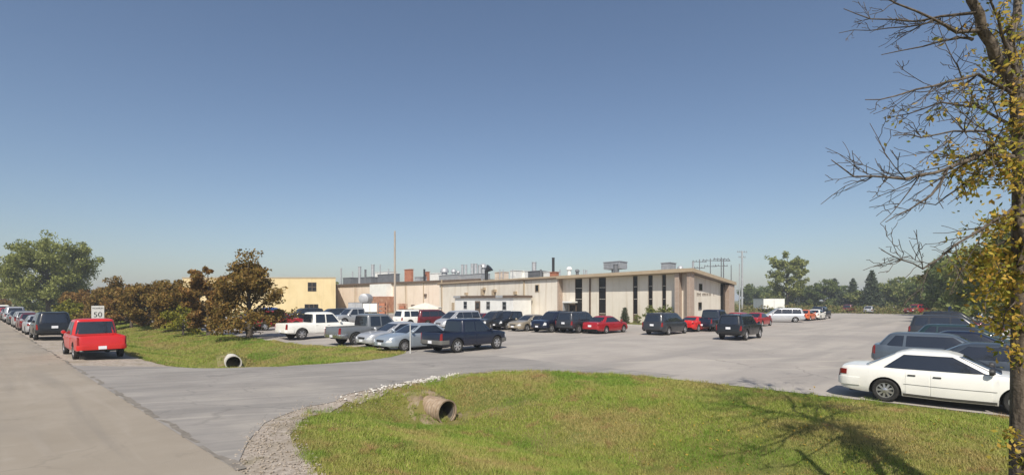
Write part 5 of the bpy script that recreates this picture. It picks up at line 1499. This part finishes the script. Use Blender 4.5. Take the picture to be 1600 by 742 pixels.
# right hand row, tails to the aisle
GR = 'cars parked in the right hand row'
x, y = W(18.35, 0.9)
car('sedan','white',x,y,LZ,*B_D,'white sedan with grey lower trim, nearest car at the lawn edge',GR,sc=(0.97,1,0.98),trim='black')
for k, c, q, s, lab in [('sedan','slate',22.4,-0.35,'slate grey sedan directly behind the white sedan'),
    ('wagon','bluegrey',26.4,1.3,'blue grey wagon third in the right hand row'),
    ('sedan','navy',30.2,0.6,'navy sedan fourth in the right hand row'),
    ('wagon','teal',36.5,0.9,'dark teal wagon fifth in the right hand row'),
    ('suv','charcoal',44.5,1.7,'charcoal suv with roof rails sixth in the right hand row'),
    ('sedan','maroon',51,1.5,'maroon sedan seventh in the right hand row'),
    ('suv','black',58,2.2,'black suv eighth in the right hand row'),
    ('sedan','grey',67,2.2,'grey sedan ninth in the right hand row'),
    ('wagon','navy',78,2.6,'navy wagon tenth in the right hand row'),
    ('pickup','blue',95,3.6,'bright blue pickup at the far end of the right hand row')]:
    x, y = W(q, s); car(k, c, x, y, LZ, *B_D, lab, GR)
# body side moulding and rocker of the white sedan
wh = [o for o in bpy.data.objects if o.get('label', '').startswith('white sedan with grey')][0]
sp = SPECS['sedan']
for sgn in (1, -1):
    for h0, h1, nm, x0, x1 in ((0.02, 0.12, 'rocker_trim', -0.88, 1.05), (0.46, 0.475, 'side_moulding', -0.86, 1.05)):
        vs = []; fs = []
        for i, xx in enumerate(np.linspace(x0, x1, 8)):
            zmin, zt = zrange(sp, xx)
            for h in (h0, (h0+h1)/2, h1): vs.append((xx, sgn*(side_y(sp, xx, h)+0.014), zmin+(zt-zmin)*h))
        for i in range(7):
            for k in range(2): fs.append((i*3+k, i*3+k+1, (i+1)*3+k+1, (i+1)*3+k))
        link(nm, MB().add(vs, fs).mesh(nm), M_GTRIM, wh)

# ------------------------------------------------------------------ yard clutter by the factory
def trailer(px0, px1, py0, py1, d, dep, mats, label, name, wheels=True):
    x0, x1 = (px0-800)/FOC*d, (px1-800)/FOC*d
    t = empty(name, ((x0+x1)/2, d, LZ)); h = (x1-x0)/2; zt = z_at(py0, d)-LZ; zb = 0.75 if wheels else 0.0
    MB().box(-h, h, 0, dep, zb, zt).build('box', mats[0], t)
    mb = MB(); mb.box(-h-0.02, h+0.02, -0.02, dep+0.02, zt+0.001, zt+0.07); mb.box(-h-0.02, h+0.02, -0.025, -0.002, zb-0.1, zb+0.05)
    mb.build('frame_rail', M_DGREY, t)
    MB().box(-0.02, 0.02, -0.03, -0.026, zb+0.06, zt-0.05).build('door_joint', M_DGREY, t)
    if wheels:
        for sx in (-h*0.6, h*0.6):
            o = link('wheel', tyre_mesh(0.42), None, t); setm(o, M_TYRE); o.location = (sx, 0.2, 0.42); o.rotation_euler = (0, 0, math.pi)
    return tag(t, label, 'trailer')
trailer(544, 566, 473, 490, 88, 4, [M_GALV], 'grey box trailer standing before the factory wing', 'box_trailer')
trailer(567, 589, 474, 491, 86, 3, [M_WHITE], 'white box trailer beside the grey one at the factory wing', 'box_trailer')
trailer(1193, 1226, 466.5, 482, 118, 5, [M_WHITE], 'white box trailer parked beyond the silver minivan', 'box_trailer')
# round silver tank end on the wing wall
d = 95.0; x = (568-800)/FOC*d
tk = empty('silver_tank', (x, d, LZ)); r = 8.0*d/FOC; zc = z_at(466.5, d)-LZ
MB().lathe([(r*0.86,-0.12),(r*0.96,-0.06),(r,0.06),(r,3.0),(r*0.8,3.2)], 20, 'y', (0,0,zc)).build('shell', M_GALV, tk, 40)
for sx in (-r*0.7, r*0.7): MB().tube([(sx, 0.4, 0), (sx, 0.4, zc)], 0.09, 6).build('leg', M_DGREY, tk); MB().tube([(sx, 2.6, 0), (sx, 2.6, zc)], 0.09, 6).build('leg', M_DGREY, tk)
tag(tk, 'rounded silver tank above the box trailers at the wing', 'tank')
# white tent
d = 82.0; x = (665-800)/FOC*d
tn = empty('party_tent', (x, d, LZ)); zt = z_at(472.5, d)-LZ; ze = z_at(480, d)-LZ; h = 23*d/FOC
mb = MB(); mb.add([(-h,-2.2,ze),(h,-2.2,ze),(h,2.2,ze),(-h,2.2,ze),(0,0,zt),(-h,-2.2,ze-0.25),(h,-2.2,ze-0.25),(h,2.2,ze-0.25),(-h,2.2,ze-0.25)],
    [(0,1,4),(1,2,4),(2,3,4),(3,0,4),(0,5,6,1),(1,6,7,2),(2,7,8,3),(3,8,5,0)]); mb.build('canopy', M_BEIGE, tn)
for sx in (-h+0.1, h-0.1):
    for sy in (-2.1, 2.1): MB().tube([(sx, sy, 0), (sx, sy, ze)], 0.04, 6).build('leg', M_GALV, tn)
tag(tn, 'white peaked tent before the factory wing', 'tent')
# rusty stacked racks near the wooden pole
d = 84.0
for i, (px0, px1, py0, lab) in enumerate(((590, 604, 468, 'rusty steel rack left of the wooden pole by the loading bay'), (622, 634, 474, 'rusty steel rack right of the wooden pole'))):
    x0, x1 = (px0-800)/FOC*d, (px1-800)/FOC*d; zt = z_at(py0, d)-LZ
    t = empty('steel_rack', ((x0+x1)/2, d, LZ)); h = (x1-x0)/2
    for sx in (-h, h):
        for sy in (0, 1.0): MB().box(sx-0.05, sx+0.05, sy-0.05, sy+0.05, 0, zt).build('upright', M_RUST, t)
    for k in range(4):
        zz = zt*(k+0.6)/4; MB().box(-h+0.052, h-0.052, 0.0, 1.0, zz-0.04, zz).build('shelf', M_RUST, t)
        if k < 3:
            MB().box(-h*0.7, h*0.55, 0.1, 0.9, zz+0.002, zz+zt/4*0.6).build('load', M_RUST if k % 2 else M_OXIDE, t)
    tag(t, lab, 'rack')
# pale far house right of the spruce
for px, d, w, hh, lab in ((1392, 168, 9.0, 2.6, 'pale bungalow seen between the far trees right of the spruce'), (1440, 150, 7.0, 2.8, 'pale bungalow behind the dark red pickup')):
    x, y, z = at_px(px, d)
    t = empty('bungalow', (x, y, z)); tag(t, lab, 'house')
    MB().box(-w/2, w/2, 0, 6, 0, hh).build('wall', M_WHITE, t)
    mb = MB(); mb.add([(-w/2-.3,-.3,hh),(w/2+.3,-.3,hh),(w/2+.3,6.3,hh),(-w/2-.3,6.3,hh),(-w/2-.3,3,hh+1.6),(w/2+.3,3,hh+1.6)], [(0,1,5,4),(2,3,4,5),(0,4,3),(1,2,5),(3,2,1,0)])
    mb.build('roof', M_DGREY, t)
    for sx in (-w*0.25, w*0.25): MB().box(sx-0.5, sx+0.5, -0.03, -0.002, 0.9, 2.0).build('window', M_WIN, t)

# ------------------------------------------------------------------ thin summer haze
hz = MB().box(-3200, 3200, -3200, 3200, -3.0, 24.0).build('haze', None)
hm = bpy.data.materials.new('haze'); hm.use_nodes = True
ht = hm.node_tree
for n_ in list(ht.nodes):
    if n_.type == 'BSDF_PRINCIPLED': ht.nodes.remove(n_)
pv = ht.nodes.new('ShaderNodeVolumePrincipled')
pv.inputs['Color'].default_value = (0.80, 0.87, 0.95, 1)
pv.inputs['Density'].default_value = 0.0007
ht.links.new(pv.outputs[0], ht.nodes['Material Output'].inputs['Volume'])
hz.data.materials.append(hm)
tag(hz, 'thin pale haze over the whole place', 'haze', kind='stuff')
